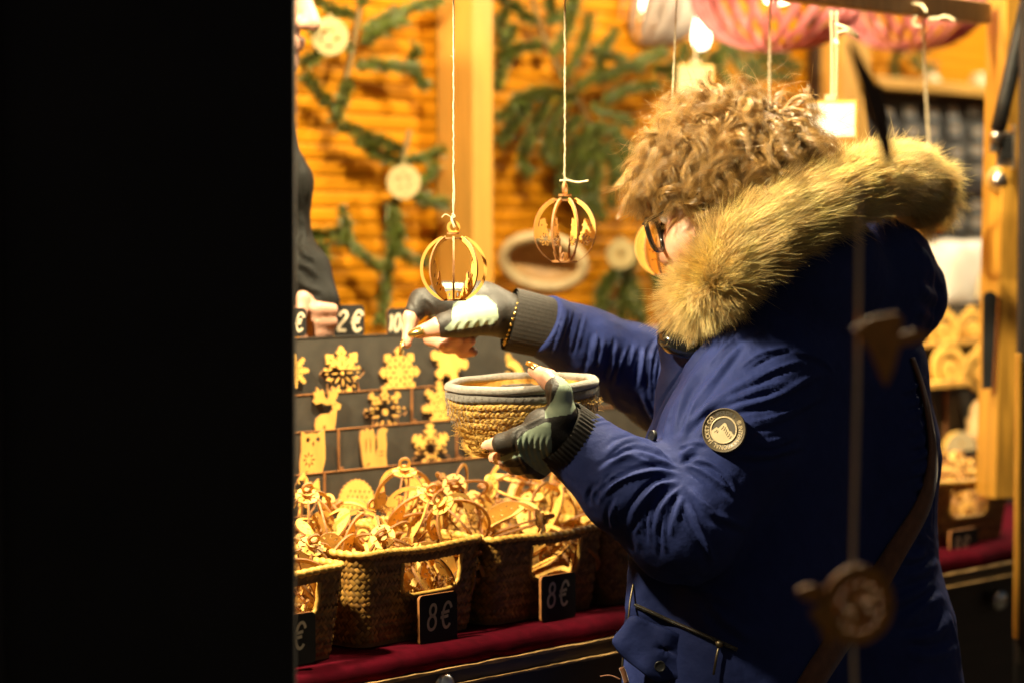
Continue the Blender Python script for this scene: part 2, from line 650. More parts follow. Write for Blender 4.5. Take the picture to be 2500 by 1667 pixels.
# ================================================================== FIR BOUGHS on the wall
def needles(Va, Vb, n, L, rad):
    """spiky needles along a twig from Va to Vb"""
    V, Fc = [], []
    ax = nrm(Vb - Va)
    p = nrm(np.cross(ax, [0, .9, .3])); q = np.cross(ax, p)
    for i in range(n):
        u = RNG.random()
        a = RNG.random() * 2 * pi
        rad_d = p * cos(a) + q * sin(a)
        b = Va + (Vb - Va) * u
        d = nrm(rad_d * .8 + ax * .75 + RNG.normal(0, .12, 3))
        l = L * RNG.uniform(.55, 1.25) * (1.05 - .45 * u)
        s = nrm(np.cross(d, RNG.normal(0, 1, 3))) * rad
        k = len(V)
        V += [b + s, b - s, b + d * l * .6 - s * .8, b + d * l * .6 + s * .8, b + d * l]
        Fc += [[k, k + 1, k + 2, k + 3], [k + 3, k + 2, k + 4]]
    return V, Fc


def bough(name, label, v, stem, twigs, L=.025):
    base = on_v(stem[0][0], stem[0][1], v)
    r = thing(name, label, 'fir bough', base, group='fir boughs pinned to the stall wall')
    nb, sb = MB(), MB()
    S = [on_v(x, y, v) for x, y in stem]
    sb.tube(smooth_curve(S, 20), .0045, 6)
    for tw in twigs:
        k = len(tw)
        pts = [on_v(x, y, v - .006 - .03 * i / k - random.uniform(0, .012)) for i, (x, y) in enumerate(tw)]
        P = smooth_curve(pts, 4 * k)
        sb.tube(P, .002, 5)
        for i in range(len(P) - 1):
            ln = np.linalg.norm(P[i + 1] - P[i])
            a, f = needles(P[i], P[i + 1], max(6, int(ln * 4200)), L, .0013)
            nb.add(a, f)
    part('stem', sb, M['bark'], r)
    part('needles', nb, M['needle'], r)
    return r


FV = WV - .035
bough('fir_bough', 'fir bough hanging at top left beside the vendor nose', FV, [(885, -40), (872, 60), (850, 170), (820, 300)], [
    [(885, 75), (960, 35), (1075, 0)], [(880, 110), (930, 75), (985, 50)], [(865, 160), (950, 160), (1020, 172)], [(1000, 165), (1016, 118)], [(1000, 172), (1038, 212)],
    [(862, 110), (800, 120), (742, 155)], [(850, 190), (838, 240), (822, 290)], [(835, 270), (790, 240), (748, 190)], [(870, 40), (800, 20), (760, -20)], [(800, 110), (770, 80), (750, 40)], [(875, 20), (905, -30)]])
bough('fir_bough', 'fir bough behind the plain round wooden disc, centre left', FV, [(1000, 320), (975, 430), (958, 560), (940, 800)], [
    [(985, 370), (900, 335), (832, 308)], [(982, 400), (920, 375), (880, 350)], [(985, 395), (1040, 385), (1080, 370)], [(975, 460), (1030, 485), (1090, 500)], [(970, 430), (1020, 450), (1062, 410)], [(960, 520), (965, 590), (950, 640)], [(955, 600), (1000, 630), (1040, 640)], [(950, 640), (940, 720), (930, 790)], [(965, 480), (955, 540), (962, 600)], [(950, 500), (975, 560), (958, 610)]])
bough('fir_bough', 'fir bough low at left behind the vendor sleeve and the 2 euro sign', FV, [(840, 500), (842, 580), (800, 600), (735, 640)], [
    [(830, 500), (845, 545), (842, 590)], [(835, 570), (780, 575), (740, 570)], [(840, 580), (880, 620), (930, 655)], [(780, 590), (790, 640), (780, 670)], [(770, 560), (745, 620), (730, 660)], [(800, 600), (760, 620), (740, 650)]])
tw = [[(1310, 60), (1260, 20), (1215, -10)], [(1325, 110), (1270, 118), (1222, 135)], [(1240, 130), (1225, 170), (1212, 210)], [(1345, 140), (1390, 60), (1400, -20)], [(1375, 200), (1420, 110), (1440, 40)],
      [(1410, 240), (1330, 225), (1250, 250)], [(1320, 230), (1270, 255), (1222, 285)], [(1300, 255), (1255, 300), (1225, 345)], [(1340, 235), (1310, 300), (1285, 360)], [(1380, 240), (1345, 320), (1330, 380)],
      [(1420, 280), (1370, 340), (1350, 400)], [(1435, 300), (1420, 400), (1400, 480)], [(1450, 320), (1460, 420), (1440, 520)], [(1440, 260), (1490, 280), (1540, 300)], [(1460, 200), (1470, 130), (1500, 80)],
      [(1400, 220), (1450, 190), (1500, 180)], [(1290, 330), (1275, 390), (1290, 420)], [(1480, 340), (1500, 420), (1490, 500)], [(1240, 20), (1225, 50), (1222, 80)], [(1360, 60), (1345, 10), (1340, -30)], [(1420, 330), (1380, 420), (1370, 470)], [(1470, 300), (1440, 380), (1410, 430)], [(1360, 420), (1400, 470), (1440, 500)], [(1420, 420), (1450, 480), (1470, 530)],
      [(1440, 300), (1500, 330), (1560, 380)], [(1450, 360), (1520, 420), (1560, 500)], [(1470, 250), (1530, 220), (1600, 210)], [(1440, 120), (1500, 140), (1560, 170)], [(1450, 200), (1540, 160), (1620, 130)], [(1500, 300), (1520, 380), (1500, 460)], [(1260, 60), (1240, 90), (1225, 110)], [(1330, 60), (1380, 30), (1420, -20)]]
bough('fir_bough', 'large spreading fir bough behind the right hand bauble', FV, [(1290, -40), (1330, 100), (1390, 210), (1440, 310), (1450, 470)], tw)
bough('fir_bough', 'fir bough low behind the navy sleeve and the fur collar', FV, [(1570, 560), (1535, 640), (1500, 760)], [
    [(1540, 600), (1500, 660), (1460, 720)], [(1530, 640), (1480, 700), (1455, 770)], [(1530, 660), (1560, 720), (1570, 790)], [(1520, 690), (1520, 750), (1500, 810)], [(1550, 600), (1590, 650), (1610, 700)], [(1545, 620), (1530, 700), (1550, 770)], [(1560, 580), (1600, 600), (1640, 640)], [(1500, 730), (1470, 760), (1470, 800)]])
bough('fir_bough', 'fir bough behind the top of the curly hair', FV, [(1700, 60), (1760, 110), (1850, 150)], [
    [(1720, 90), (1700, 160), (1690, 220)], [(1760, 100), (1800, 150), (1840, 200)], [(1780, 110), (1840, 120), (1920, 130)], [(1760, 110), (1760, 170), (1790, 220)], [(1820, 140), (1860, 180), (1930, 190)], [(1680, 100), (1650, 160), (1600, 170)], [(1750, 130), (1710, 180), (1640, 190)], [(1840, 150), (1900, 150), (1950, 165)]])
bough('fir_bough', 'small fir bough beside the tall post under the pink shade', FV, [(2180, 100), (2230, 150), (2290, 160)], [
    [(2200, 120), (2180, 160), (2190, 190)], [(2220, 140), (2250, 165), (2280, 175)], [(2230, 150), (2260, 120), (2300, 110)]], .02)

# ================================================================== wooden slices on the boughs
def slice_disc(px, py, r_px, v, label, holes):
    P = on_v(px, py, v)
    s = PXF / proj(P)[2]
    R = r_px / s
    g = cut([circ(0, 0, R, 40)] + [h * R for h in holes], .005)
    tw_ = cut([circ(0, R * 1.06, R * .12, 16), circ(0, R * 1.06, R * .06, 12)], .003)
    o_ = thing('wood_slice', label, 'ornament', P, group='round wooden discs hung on the boughs')
    ay = nrm([0.02, -.05, 1]); ax = nrm([.97, .24, 0]); az = np.cross(ax, ay)
    part('disc', (frame(g[0], P, ax, ay, az), g[1], g[2], g[3]), [M['disc_wood'], M['burnt']], o_)
    part('hanger', (frame(tw_[0], P, ax, ay, az), tw_[1], tw_[2], tw_[3]), [M['disc_wood'], M['burnt']], o_)


slice_disc(805, 90, 46, WV - .075, 'openwork round wooden disc at the vendor nose, highest of the discs', [drop(-.30, .25, .5, .22, 1.0), drop(.38, -.12, .42, .2, .4), circ(-.45, -.2, .1, 10), circ(.1, .35, .09, 10), drop(-.05, -.5, .5, .14, 0)])
slice_disc(985, 445, 42, WV - .075, 'plain pale round wooden disc on the bough left of the first bauble', [drop(.25, .25, .3, .14, .8), drop(-.28, .2, .4, .12, 2.2), drop(-.2, -.3, .4, .12, .6), drop(.3, -.2, .3, .12, 2.0), circ(0, .5, .08, 10)])
slice_disc(1515, 620, 37, WV - .08, 'blurred pale disc with a dark middle left of the glasses', [circ(0, 0, .22, 14)])

# round tray with thick pale rim
tr = thing('round_tray', 'round tan tray with a thick pale rim tilted on the wall', 'tray', on_v(1325, 640, WV - .10))
cT = on_v(1326, 640, WV - .11)
s_ = PXF / proj(cT)[2]
ang = np.linspace(0, 2 * pi, 48, endpoint=False)
ex, ey = CR * .97 + CU * -.22, CU * .52 + CR * .10
ex = ex / np.linalg.norm(ex) * 98 / s_; eyv = (CU * .86 + CR * .30 + CF * -.42); eyv = eyv / np.linalg.norm(eyv) * 66 / s_
ring = np.array([cT + ex * cos(a) + eyv * sin(a) for a in ang])
part('rim', MB().tube(ring, 14 / s_, 10, closed=True), M['cream'], tr)
nz_ = nrm(np.cross(ex, eyv)); nz_ = nz_ if nz_ @ CF > 0 else -nz_
G = []
for a in ang:
    dirv = ex * cos(a) + eyv * sin(a)
    G.append([cT + dirv * k + nz_ * dp for k, dp in ((.97, .0), (.9, .02), (.6, .035), (.02, .04))])
G.append(G[0])
part('bowl', MB().grid(np.array(G)), M['tan'], tr)

# ================================================================== lamp shades of bent slats
def slat_shade(name, label, c, rx, rz, n, m, twist, tw_w, group, bulb=None, power=0):
    o_ = thing(name, label, 'lampshade', c, group=group)
    for i in range(n):
        a0 = i / n * 2 * pi
        row = []
        for u in np.linspace(-1, 1, 17):
            ph = u * pi / 2 * .93
            a = a0 + twist * u
            rr = rx * cos(ph) ** .8
            z = rz * sin(ph)
            for_w = tw_w * (.35 + .65 * cos(ph))
            rd = np.array([cos(a), sin(a), 0]); tg = np.array([-sin(a), cos(a), 0])
            pa = c + rd * rr + AZ * z
            edge = nrm(tg * .75 + rd * .66)
            row.append([pa - edge * for_w / 2, pa + edge * for_w / 2])
        b = MB().grid(np.array(row))
        sl_ = part('slat', b, m, o_)
        md = sl_.modifiers.new('t', 'SOLIDIFY'); md.thickness = .0012
    part('cap', MB().lathe([(.0, rz * .985), (rx * .2, rz * .98), (rx * .2, rz * .93), (0, rz * .92)], c, 20), m, o_)
    part('bottom_ring', MB().lathe([(rx * .16, -rz * .985), (rx * .2, -rz * .98), (rx * .2, -rz * .96), (rx * .16, -rz * .955)], c, 20), m, o_)
    part('cord', MB().tube([c + AZ * rz, c + AZ * (rz + .5)], .003, 6), M['black_metal'], o_)
    if bulb:
        part('bulb', MB().lathe([(.0, -.035), (.02, -.03), (.03, -.01), (.028, .01), (.014, .035), (.012, .06)], c + AZ * .0, 16), bulb, o_)
        ld = bpy.data.lights.new('bulb_light', 'POINT'); ld.energy = power; ld.color = (1, .74, .42); ld.shadow_soft_size = .03
        lo = bpy.data.objects.new('bulb_light', ld); link(lo); lo.location = tuple(c)
    return o_


M['bulb'] = emit('lit_bulb', (1, .80, .5), 8)
M['glow'] = emit('bright_bulb', (1, .86, .62), 5)
c1 = at(1898, -35, 4.25)
slat_shade('slatted_lampshade', 'pink pendant shade of bent veneer slats above the curly hair', c1, .150, .115, 24, M['pink'], .5, .023, 'pink slatted pendant shades', M['bulb'], .7)
c2 = at(2222, -25, 4.7)
slat_shade('slatted_lampshade', 'pink pendant shade of bent slats close to the right post', c2, .150, .118, 24, M['pink'], .5, .023, 'pink slatted pendant shades', M['bulb'], .6)
c3 = at(1590, 10, 4.75)
slat_shade('slatted_lampshade', 'whitish pendant shade of bent slats between two strings', c3, .085, .085, 16, M['white_veneer'], .45, .040, None, M['bulb'], .8)
lb = thing('pendant_bulb', 'bare glaring pendant bulb beside the left pink shade', 'lamp', at(1712, 85, 4.6))
PB = at(1712, 88, 4.6)
part('glass', MB().lathe([(.0, -.026), (.010, -.023), (.016, -.012), (.017, 0), (.014, .018), (.009, .040), (.009, .06)], PB, 20), M['glow'], lb)
part('socket', MB().lathe([(.013, .058), (.016, .060), (.016, .10), (.0, .102)], PB, 16), M['white_veneer'], lb)
part('cord', MB().tube([PB + AZ * .1, PB + AZ * .5], .003, 6), M['black_metal'], lb)

# ================================================================== rack with pale cards, right rear
RV = WV - .06
rk = thing('card_rack', 'dark wall rack with a wooden top ledge behind the fur hood', 'rack', on_v(2290, 400, RV))
pa, pb2 = on_v(2150, 420, RV), on_v(2420, 420, RV)
ta, tb = tv(pa)[0] - .1, tv(pb2)[0] + .25
zt, zb = on_v(2290, 232, RV)[2], on_v(2290, 640, RV)[2]
part('back_board', MB().box(st((ta + tb) / 2, RV + .012, (zt + zb) / 2), (tb - ta, .016, zt - zb), AXS), M['black_board'], rk)
part('ledge', MB().box(st((ta + tb) / 2, RV - .02, zt + .012), (tb - ta + .02, .07, .024), AXS), M['pine_pale'], rk, bevel=.002)
zmid = on_v(2290, 460, RV)[2]
part('rail', MB().box(st((ta + tb) / 2, RV - .004, zmid), (tb - ta, .018, .022), AXS), M['black_metal'], rk)
cards = []
k = 0
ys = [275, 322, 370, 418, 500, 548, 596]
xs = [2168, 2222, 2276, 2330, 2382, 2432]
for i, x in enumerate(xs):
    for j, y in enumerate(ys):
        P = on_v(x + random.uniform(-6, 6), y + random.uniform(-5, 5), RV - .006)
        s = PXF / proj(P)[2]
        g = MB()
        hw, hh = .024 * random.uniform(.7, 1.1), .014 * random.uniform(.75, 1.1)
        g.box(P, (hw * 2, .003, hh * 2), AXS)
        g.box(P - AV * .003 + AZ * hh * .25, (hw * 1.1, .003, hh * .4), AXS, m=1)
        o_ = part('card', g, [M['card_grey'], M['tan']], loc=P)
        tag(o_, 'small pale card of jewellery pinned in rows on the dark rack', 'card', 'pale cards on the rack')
for x in (2272, 2388):
    P = on_v(x, 208, RV - .02)
    s = PXF / proj(P)[2]
    o_ = part('jar', MB().lathe([(.0, -.024), (.020, -.024), (.022, -.015), (.022, .012), (.014, .02), (.015, .026), (.0, .027)], P, 20), M['cream'], loc=P)
    tag(o_, 'pale little jar standing on the rack ledge, ' + ('nearer the pink string end' if x < 2300 else 'close to the post'), 'jar', 'jars on the rack ledge')

# white fabric bag
wbz = on_v(2352, 668, .55)
s = PXF / proj(wbz)[2]
def bag_mesh(c, w_, h_, d_):
    th_, ph_ = np.meshgrid(np.linspace(0, 2 * pi, 48), np.linspace(-pi / 2, pi / 2, 24), indexing='ij')
    e = .38
    X = np.sign(np.cos(ph_) * np.cos(th_)) * np.abs(np.cos(ph_) ** e * np.sign(1)) * np.abs(np.cos(th_)) ** e * w_
    Y = np.sign(np.sin(th_)) * np.abs(np.cos(ph_)) ** e * np.abs(np.sin(th_)) ** e * d_
    Zz = np.sign(np.sin(ph_)) * np.abs(np.sin(ph_)) ** e * h_
    Zz += .004 * np.sin(X * 90 + Y * 40)
    Y += .004 * np.sin(X * 70 + Zz * 50)
    V = c + X[..., None] * AU + Y[..., None] * AV + Zz[..., None] * AZ
    return MB().grid(V)
wo = thing('fabric_bag', 'plump white fabric bag glaring white beside the post', 'bag', wbz)
part('pouch', bag_mesh(wbz + AU * .03, .15, 78 / s, .05), M['card_white'], wo)
part('handle', MB().tube(smooth_curve([wbz + AU * .08 + AZ * .0 - AV * .055, wbz + AU * .03 - AV * .06 + AZ * .03, wbz - AU * .02 - AV * .06 + AZ * .0, wbz - AU * .03 - AV * .055 - AZ * .05], 24), .006, 8), M['cream'], wo)
# ================================================================== laser-cut baubles (spheres of ribs)
BR = .0405
WOOD = [M['birch'], M['burnt']]


def rib_outline(kind):
    """half section in (x, z): outer arc, inner edge by kind"""
    a = np.linspace(-70, 70, 34) * pi / 180
    outer = np.stack([BR * np.cos(a), BR * 1.02 * np.sin(a)], -1)
    ri = BR - .0038
    if kind == 0:                                   # plain hoop
        inner = np.stack([ri * np.cos(a), ri * 1.02 * np.sin(a)], -1)[::-1]
        return [np.concatenate([outer, inner])]
    a2 = np.linspace(70, 8, 16) * pi / 180
    inner = np.stack([(ri - .001) * np.cos(a2), (ri - .001) * 1.02 * np.sin(a2)], -1)
    if kind == 1:                                   # fir trees
        def fir(x, zt, zb, w):
            k = 5
            pts = []
            for i in range(k):
                z = zt + (zb - zt) * i / k
                pts += [(x + w * (i + .3) / k * .55, z), (x + w * (i + 1.2) / k * .8, z + (zb - zt) / k * .9)]
            return pts
        L = []
        L += [(.034, .006), (.0325, .010), (.030, -.002), (.0315, -.003), (.029, -.008), (.0305, -.009), (.0275, -.014)]
        L += [(.0255, -.012), (.0245, -.004), (.0225, -.010), (.0238, -.0105), (.0208, -.0165), (.022, -.017), (.0192, -.023), (.017, -.022), (.016, -.027), (.013, -.030), (.0115, -.0355)]
        inner = np.concatenate([inner, np.array(L)])
        tail = np.stack([.0136 * np.ones(1), -.0384 * np.ones(1)], -1)
        O = np.concatenate([outer, inner, tail])
        holes = [drop(.029, -.018, .006, .0022, 2.2), drop(.0235, -.025, .005, .002, 2.0), drop(.033, -.008, .006, .0018, 1.7), circ(.0255, -.019, .0012, 8)]
        return [O] + holes
    if kind == 2:                                   # snowman and snow crystal
        L = [(.034, .004), (.033, .012), (.026, .0145), (.0245, .0075), (.0225, .0068), (.0228, .0055), (.0245, .0050), (.0232, -.001), (.0205, -.003), (.0215, -.006), (.0185, -.010), (.0155, -.011), (.0165, -.016), (.0135, -.020), (.0145, -.027), (.012, -.035)]
        O = np.concatenate([outer, inner, np.array(L), [[.0136, -.0384]]])
        cx, cz = .0255, -.011
        holes = []
        for k in range(8):
            an = k * pi / 4
            holes.append(drop(cx + .0046 * cos(an), cz + .0046 * sin(an), .0052, .0017, an))
            holes.append(drop(cx + .0072 * cos(an + .39), cz + .0072 * sin(an + .39), .0028, .0012, an + .39 + .8))
        holes.append(circ(.0305, .006, .0011, 8))
        return [O] + holes
    if kind == 3:                                   # broad half moon with stars
        L = [(.030, .022), (.024, .016), (.020, .006), (.0185, -.004), (.0175, -.016), (.016, -.026), (.012, -.035)]
        inner = np.stack([(ri - .001) * np.cos(a2[:6]), (ri - .001) * 1.02 * np.sin(a2[:6])], -1)
        O = np.concatenate([outer, inner, np.array(L), [[.0136, -.0384]]])
        holes = []
        for (x, z, r) in ((.028, .010, .0026), (.031, -.004, .002), (.024, -.006, .003), (.026, -.018, .0022), (.034, .006, .0015), (.021, -.017, .0018)):
            st_ = []
            for k in range(10):
                rr = r if k % 2 == 0 else r * .45
                st_.append((x + rr * cos(k * pi / 5), z + rr * sin(k * pi / 5)))
            holes.append(np.array(st_))
        return [O] + holes


def star_hole(n, r0, r1):
    out = []
    for k in range(n):
        a = k / n * 2 * pi
        out.append(drop((r0 + r1) / 2 * cos(a), (r0 + r1) / 2 * sin(a), r1 - r0, .0024, a))
    return out


PIECE = {}


def piece(key, outlines, th, to):
    """mesh shared by all copies; `to` maps (x,y,z) of the flat piece to the bauble's own axes"""
    V, F, mi, sm = cut(outlines, th)
    PIECE[key] = make_mesh('cut_' + key, V @ np.asarray(to, float), F, WOOD, mi, sm)


UPR = [[1, 0, 0], [0, 0, 1], [0, -1, 0]]           # flat piece stands upright in x-z
for k in range(4):
    piece('rib%d' % k, rib_outline(k), .0024, UPR)
piece('disc', [circ(0, 0, .0156, 28)] + star_hole(8, .007, .0135), .0022, np.eye(3))
piece('cap', [circ(0, 0, .0078, 20)], .0024, np.eye(3))
piece('ring', [circ(0, .0055, .0080, 24), circ(0, .0058, .0046, 18)], .0030, UPR)
piece('hub', [np.array([(-.012, 0), (.012, 0), (.009, .008), (.003, .0095), (-.003, .0095), (-.009, .008)]), drop(.005, .0045, .006, .002, 1.57), drop(-.005, .0045, .006, .002, 1.57)], .0025, UPR)


def bauble(label, c, rot, kinds=(1,), n=8, group=None, phase=0.0, scale=1.0, cat='ornament', name='rib_bauble', ringrot=0.0, hub=True, squash=1.0):
    """rot: 3x3 with rows = bauble x,y,z axes in the world"""
    r = thing(name, label, cat, c, group)
    m4 = Matrix([list(np.asarray(rot)[:, i]) if False else [rot[0][i], rot[1][i], rot[2][i]] for i in range(3)]).to_4x4()
    r.matrix_world = Matrix.Translation(tuple(c)) @ m4 @ Matrix.Diagonal((scale, scale, scale * squash, 1))

    def sub(nm, key, loc=(0, 0, 0), rz=0.0):
        o = bpy.data.objects.new(nm, PIECE[key])
        link(o)
        o.parent = r
        o.location = loc
        o.rotation_euler = (0, 0, rz)
    for k in range(n):
        sub('rib', 'rib%d' % kinds[k % len(kinds)], rz=phase + k / n * 2 * pi)
    sub('top_disc', 'disc', (0, 0, .0362))
    sub('cap', 'cap', (0, 0, .0422))
    sub('ring', 'ring', (0, 0, .0440), rz=ringrot)
    sub('bottom_disc', 'disc', (0, 0, -.0378))
    if hub:
        sub('hub', 'hub', (0, 0, -.0362), rz=ringrot)
    return r


def basis(zdir, xdir=None, spin=0.0):
    z = nrm(zdir)
    x = np.array(xdir if xdir is not None else ([1, 0, 0] if abs(z[0]) < .9 else [0, 1, 0]), float)
    x = nrm(x - z * (x @ z))
    y = np.cross(z, x)
    c, s = cos(spin), sin(spin)
    return np.stack([c * x + s * y, -s * x + c * y, z])


def twine(name_parent, pts, r=.0011, seed=0, hairs=14):
    """hairy string through the points"""
    rg = np.random.default_rng(seed)
    P = smooth_curve(pts, 90)
    b = MB()
    rad = r * rg.uniform(.75, 1.25, len(P))
    b.tube(P + rg.normal(0, r * .18, P.shape), rad, 6)
    for _ in range(hairs):
        i = rg.integers(2, len(P) - 2)
        d = nrm(rg.normal(0, 1, 3) * [1, 1, .8])
        L = rg.uniform(.003, .008)
        b.tube([P[i], P[i] + d * L * .5, P[i] + d * L + AZ * rg.normal(0, .002)], [r * .25, r * .2, r * .1], 4)
    return part('string', b, M['twine'], name_parent)


def knot(parent, c, seed, sz=.0035, tails=()):
    rg = np.random.default_rng(seed)
    b = MB()
    for k in range(3):
        a = np.linspace(0, 2 * pi, 14)
        n1, n2 = nrm(rg.normal(0, 1, 3)), nrm(rg.normal(0, 1, 3))
        b.tube(c + sz * .6 * (np.cos(a)[:, None] * n1 + np.sin(a)[:, None] * n2) + AZ * rg.normal(0, sz * .4), .0010, 5)
    for t_ in tails:
        b.tube(smooth_curve(t_, 14), .0007 if len(t_) > 2 else .0011, 5)
    return part('knot', b, M['twine'], parent)


def beam_point(px):
    """point under the beam on the ray column px"""
    k = (px - 1250) / PXF
    # P = B0 - s*AU ; x = k*depth
    d0 = (B0 - CAM) @ CF; du = AU @ CF
    s = (B0[0] - k * d0) / (AU[0] - k * du)
    p = B0 - AU * s
    return p


def hang(px, py_ring, label, rot, kinds, phase, ringrot, seed, **kw):
    bp_ = beam_point(px)
    d = (bp_ - CAM) @ CF
    ringtop = at(px, py_ring, d)
    c = ringtop - AZ * .0575 * kw.get('scale', 1.0)
    d = (c - CAM) @ CF
    r = bauble(label, c, rot, kinds, phase=phase, ringrot=ringrot, **kw)
    return r, bp_, ringtop


def string_thing(r_, bp_, end, seed, extra=(), label=None, hairs=16, rr=.0011):
    """string belongs to the hanging ornament: it is a part of it, in world coordinates"""
    R = r_.matrix_world.inverted()
    b = MB()
    rg = np.random.default_rng(seed)
    pts = [bp_ + AZ * .02, bp_ * .5 + end * .5 + rg.normal(0, .0008, 3), end]
    P = smooth_curve(pts, 90)
    b.tube(P + rg.normal(0, rr * .2, P.shape), rr * rg.uniform(.7, 1.3, len(P)), 6)
    for _ in range(hairs):
        i = rg.integers(2, len(P) - 2)
        d = nrm(rg.normal(0, 1, 3))
        L = rg.uniform(.002, .006)
        b.tube([P[i], P[i] + d * L * .5, P[i] + d * L + AZ * rg.normal(0, .0015)], [rr * .25, rr * .2, rr * .1], 4)
    for tl in extra:
        b.tube(smooth_curve(tl[0], 16), tl[1], 5)
    V, F, mi, sm = b.geo()
    V4 = np.concatenate([V, np.ones((len(V), 1))], 1) @ np.array(R).T
    part('string', (V4[:, :3], F, mi, sm), M['twine'], r_, local=True)


view_up = AZ
front = lambda a: np.stack([np.array([cos(a), sin(a), 0]), np.array([-sin(a), cos(a), 0]), AZ])
# bauble 1 (left, fir trees) and bauble 2 (snowman)
r1, b1, e1 = hang(1107, 539, 'sharp hanging bauble with fir trees, left of the two hung before the slatted wall', front(.03), (0, 1, 1, 1, 0, 1, 1, 1), .0, 0.05, 1, scale=1.03)
bpy.context.view_layer.update()
d1 = (e1 - CAM) @ CF
string_thing(r1, b1, e1 - AZ * .009, 1, [([at(1107, 525, d1), at(1103, 535, d1 - .003), at(1108, 550, d1 - .004), at(1111, 556, d1 - .003)], .0016), ([at(1105, 533, d1), at(1088, 524, d1), at(1078, 532, d1)], .0006),
    ([at(1104, 522, d1 - .002), at(1110, 530, d1 - .002), at(1103, 536, d1 - .002), at(1109, 528, d1)], .0013), ([at(1106, 400, d1), at(1110, 470, d1), at(1107, 530, d1)], .0008)])
r2, b2, e2 = hang(1379, 446, 'sharp hanging bauble with snowman cut-outs, right of the two before the slatted wall', front(-.02), (2, 2, 2, 2, 2, 2, 2, 2), pi / 8, 1.3, 2, scale=1.08)
bpy.context.view_layer.update()
d2 = (e2 - CAM) @ CF
string_thing(r2, b2, e2 - AZ * .003, 2, [([at(1366, 442, d2), at(1385, 441, d2), at(1410, 446, d2), at(1437, 442, d2)], .0013), ([at(1376, 446, d2), at(1383, 440, d2), at(1379, 436, d2), at(1376, 446, d2)], .0011)])
# third behind the face, fourth behind the hood
r3, b3, e3 = hang(1622, 500, 'golden hanging bauble with star cut-outs half hidden behind the glasses', front(.5), (3,), .3, .4, 3, n=12)
bpy.context.view_layer.update()
b3 = beam_point(1656)
string_thing(r3, b3, e3, 3)
r4, b4, e4 = hang(2272, 425, 'hanging bauble almost hidden behind the fur at the back of the hood', front(.9), (3,), .2, .4, 4, n=12)
bpy.context.view_layer.update()
string_thing(r4, beam_point(2250), e4, 4, [([at(2236, 40, 3.7), at(2230, 60, 3.7), at(2250, 68, 3.7)], .002), ([at(2268, 48, 3.7), at(2290, 46, 3.7), at(2310, 42, 3.7), at(2332, 52, 3.7)], .0024), ([at(2228, 10, 3.72), at(2250, 14, 3.72), at(2262, 30, 3.7)], .002)], rr=.0022)
# plain string in front of the hair
b5 = beam_point(1880)
tt = thing('hanging_card', 'small pale wooden tag hung on a string just behind the crown of curls', 'ornament', b5 - AZ * .18)
e5 = b5 - AZ * .22
twine(tt, [b5 + AZ * .02, (b5 + e5) / 2, e5], .0017, 5)
g = cut([circ(0, 0, .02, 24), circ(0, .015, .003, 10)], .003)
part('tag', (frame(g[0], e5 - AZ * .015, CR, CU, -CF), g[1], g[2], g[3]), WOOD, tt)


def hang_card(px, py, wpx, hpx, d, label, strings, top_py, tilt=0.0, mat_=None, group=None):
    c = at(px, py, d)
    s = PXF / d
    r = thing('hanging_card', label, 'ornament', c, group)
    ax = nrm([1, -.45, 0]); ay = AZ
    ax, ay = ax * cos(tilt) - ay * sin(tilt), ay * cos(tilt) + ax * sin(tilt)
    w_, h_ = wpx / s, hpx / s
    b = MB().box(c, (w_, .004, h_), [ax, np.cross(ay, ax), ay])
    part('card', b, mat_ or M['card_white'], r, bevel=.001)
    part('border', MB().box(c + ay * (h_ / 2 + .001), (w_ + .003, .006, .003), [ax, np.cross(ay, ax), ay]).box(c + ax * (w_ / 2 + .001), (.003, .006, h_ + .003), [ax, np.cross(ay, ax), ay]), M['birch'], r)
    part('clip', MB().box(c + ay * (h_ / 2 + .006), (.018, .008, .010), [ax, np.cross(ay, ax), ay]), M['cream'], r, bevel=.001)
    sb = MB()
    for (x1, x2) in strings:
        e = at(x2, py - hpx / 2 - 8, d)
        sb.tube(smooth_curve([at(x1, top_py, d), (at(x1, top_py, d) + e) / 2 + [.0006, 0, 0], e], 20), .0019, 6)
    part('string', sb, M['twine'], r)
    return r


hang_card(2030, 293, 122, 84, 3.55, 'square white card hanging on two strings between the hair and the fur', [(2030, 2031), (2043, 2040)], 28)
hang_card(1697, 198, 88, 72, 4.2, 'yellowish square card hanging far behind the curls under the bare bulb', [(1700, 1698)], 60, .06, M['cream'])
bt = MB()
for (a_, b_, c_) in (((2040, 60), (2070, 70), (2095, 88)), ((2042, 82), (2066, 76), (2094, 92)), ((2036, 100), (2046, 108), (2040, 96))):
    bt.tube(smooth_curve([at(*a_, 3.5), at(*b_, 3.49), at(*c_, 3.5)], 14), .0018, 6)
o_ = part('string_end', bt, M['twine'], loc=at(2042, 80, 3.5))
tag(o_, 'frayed loose twine ends knotted below the beam above the white card', 'twine')

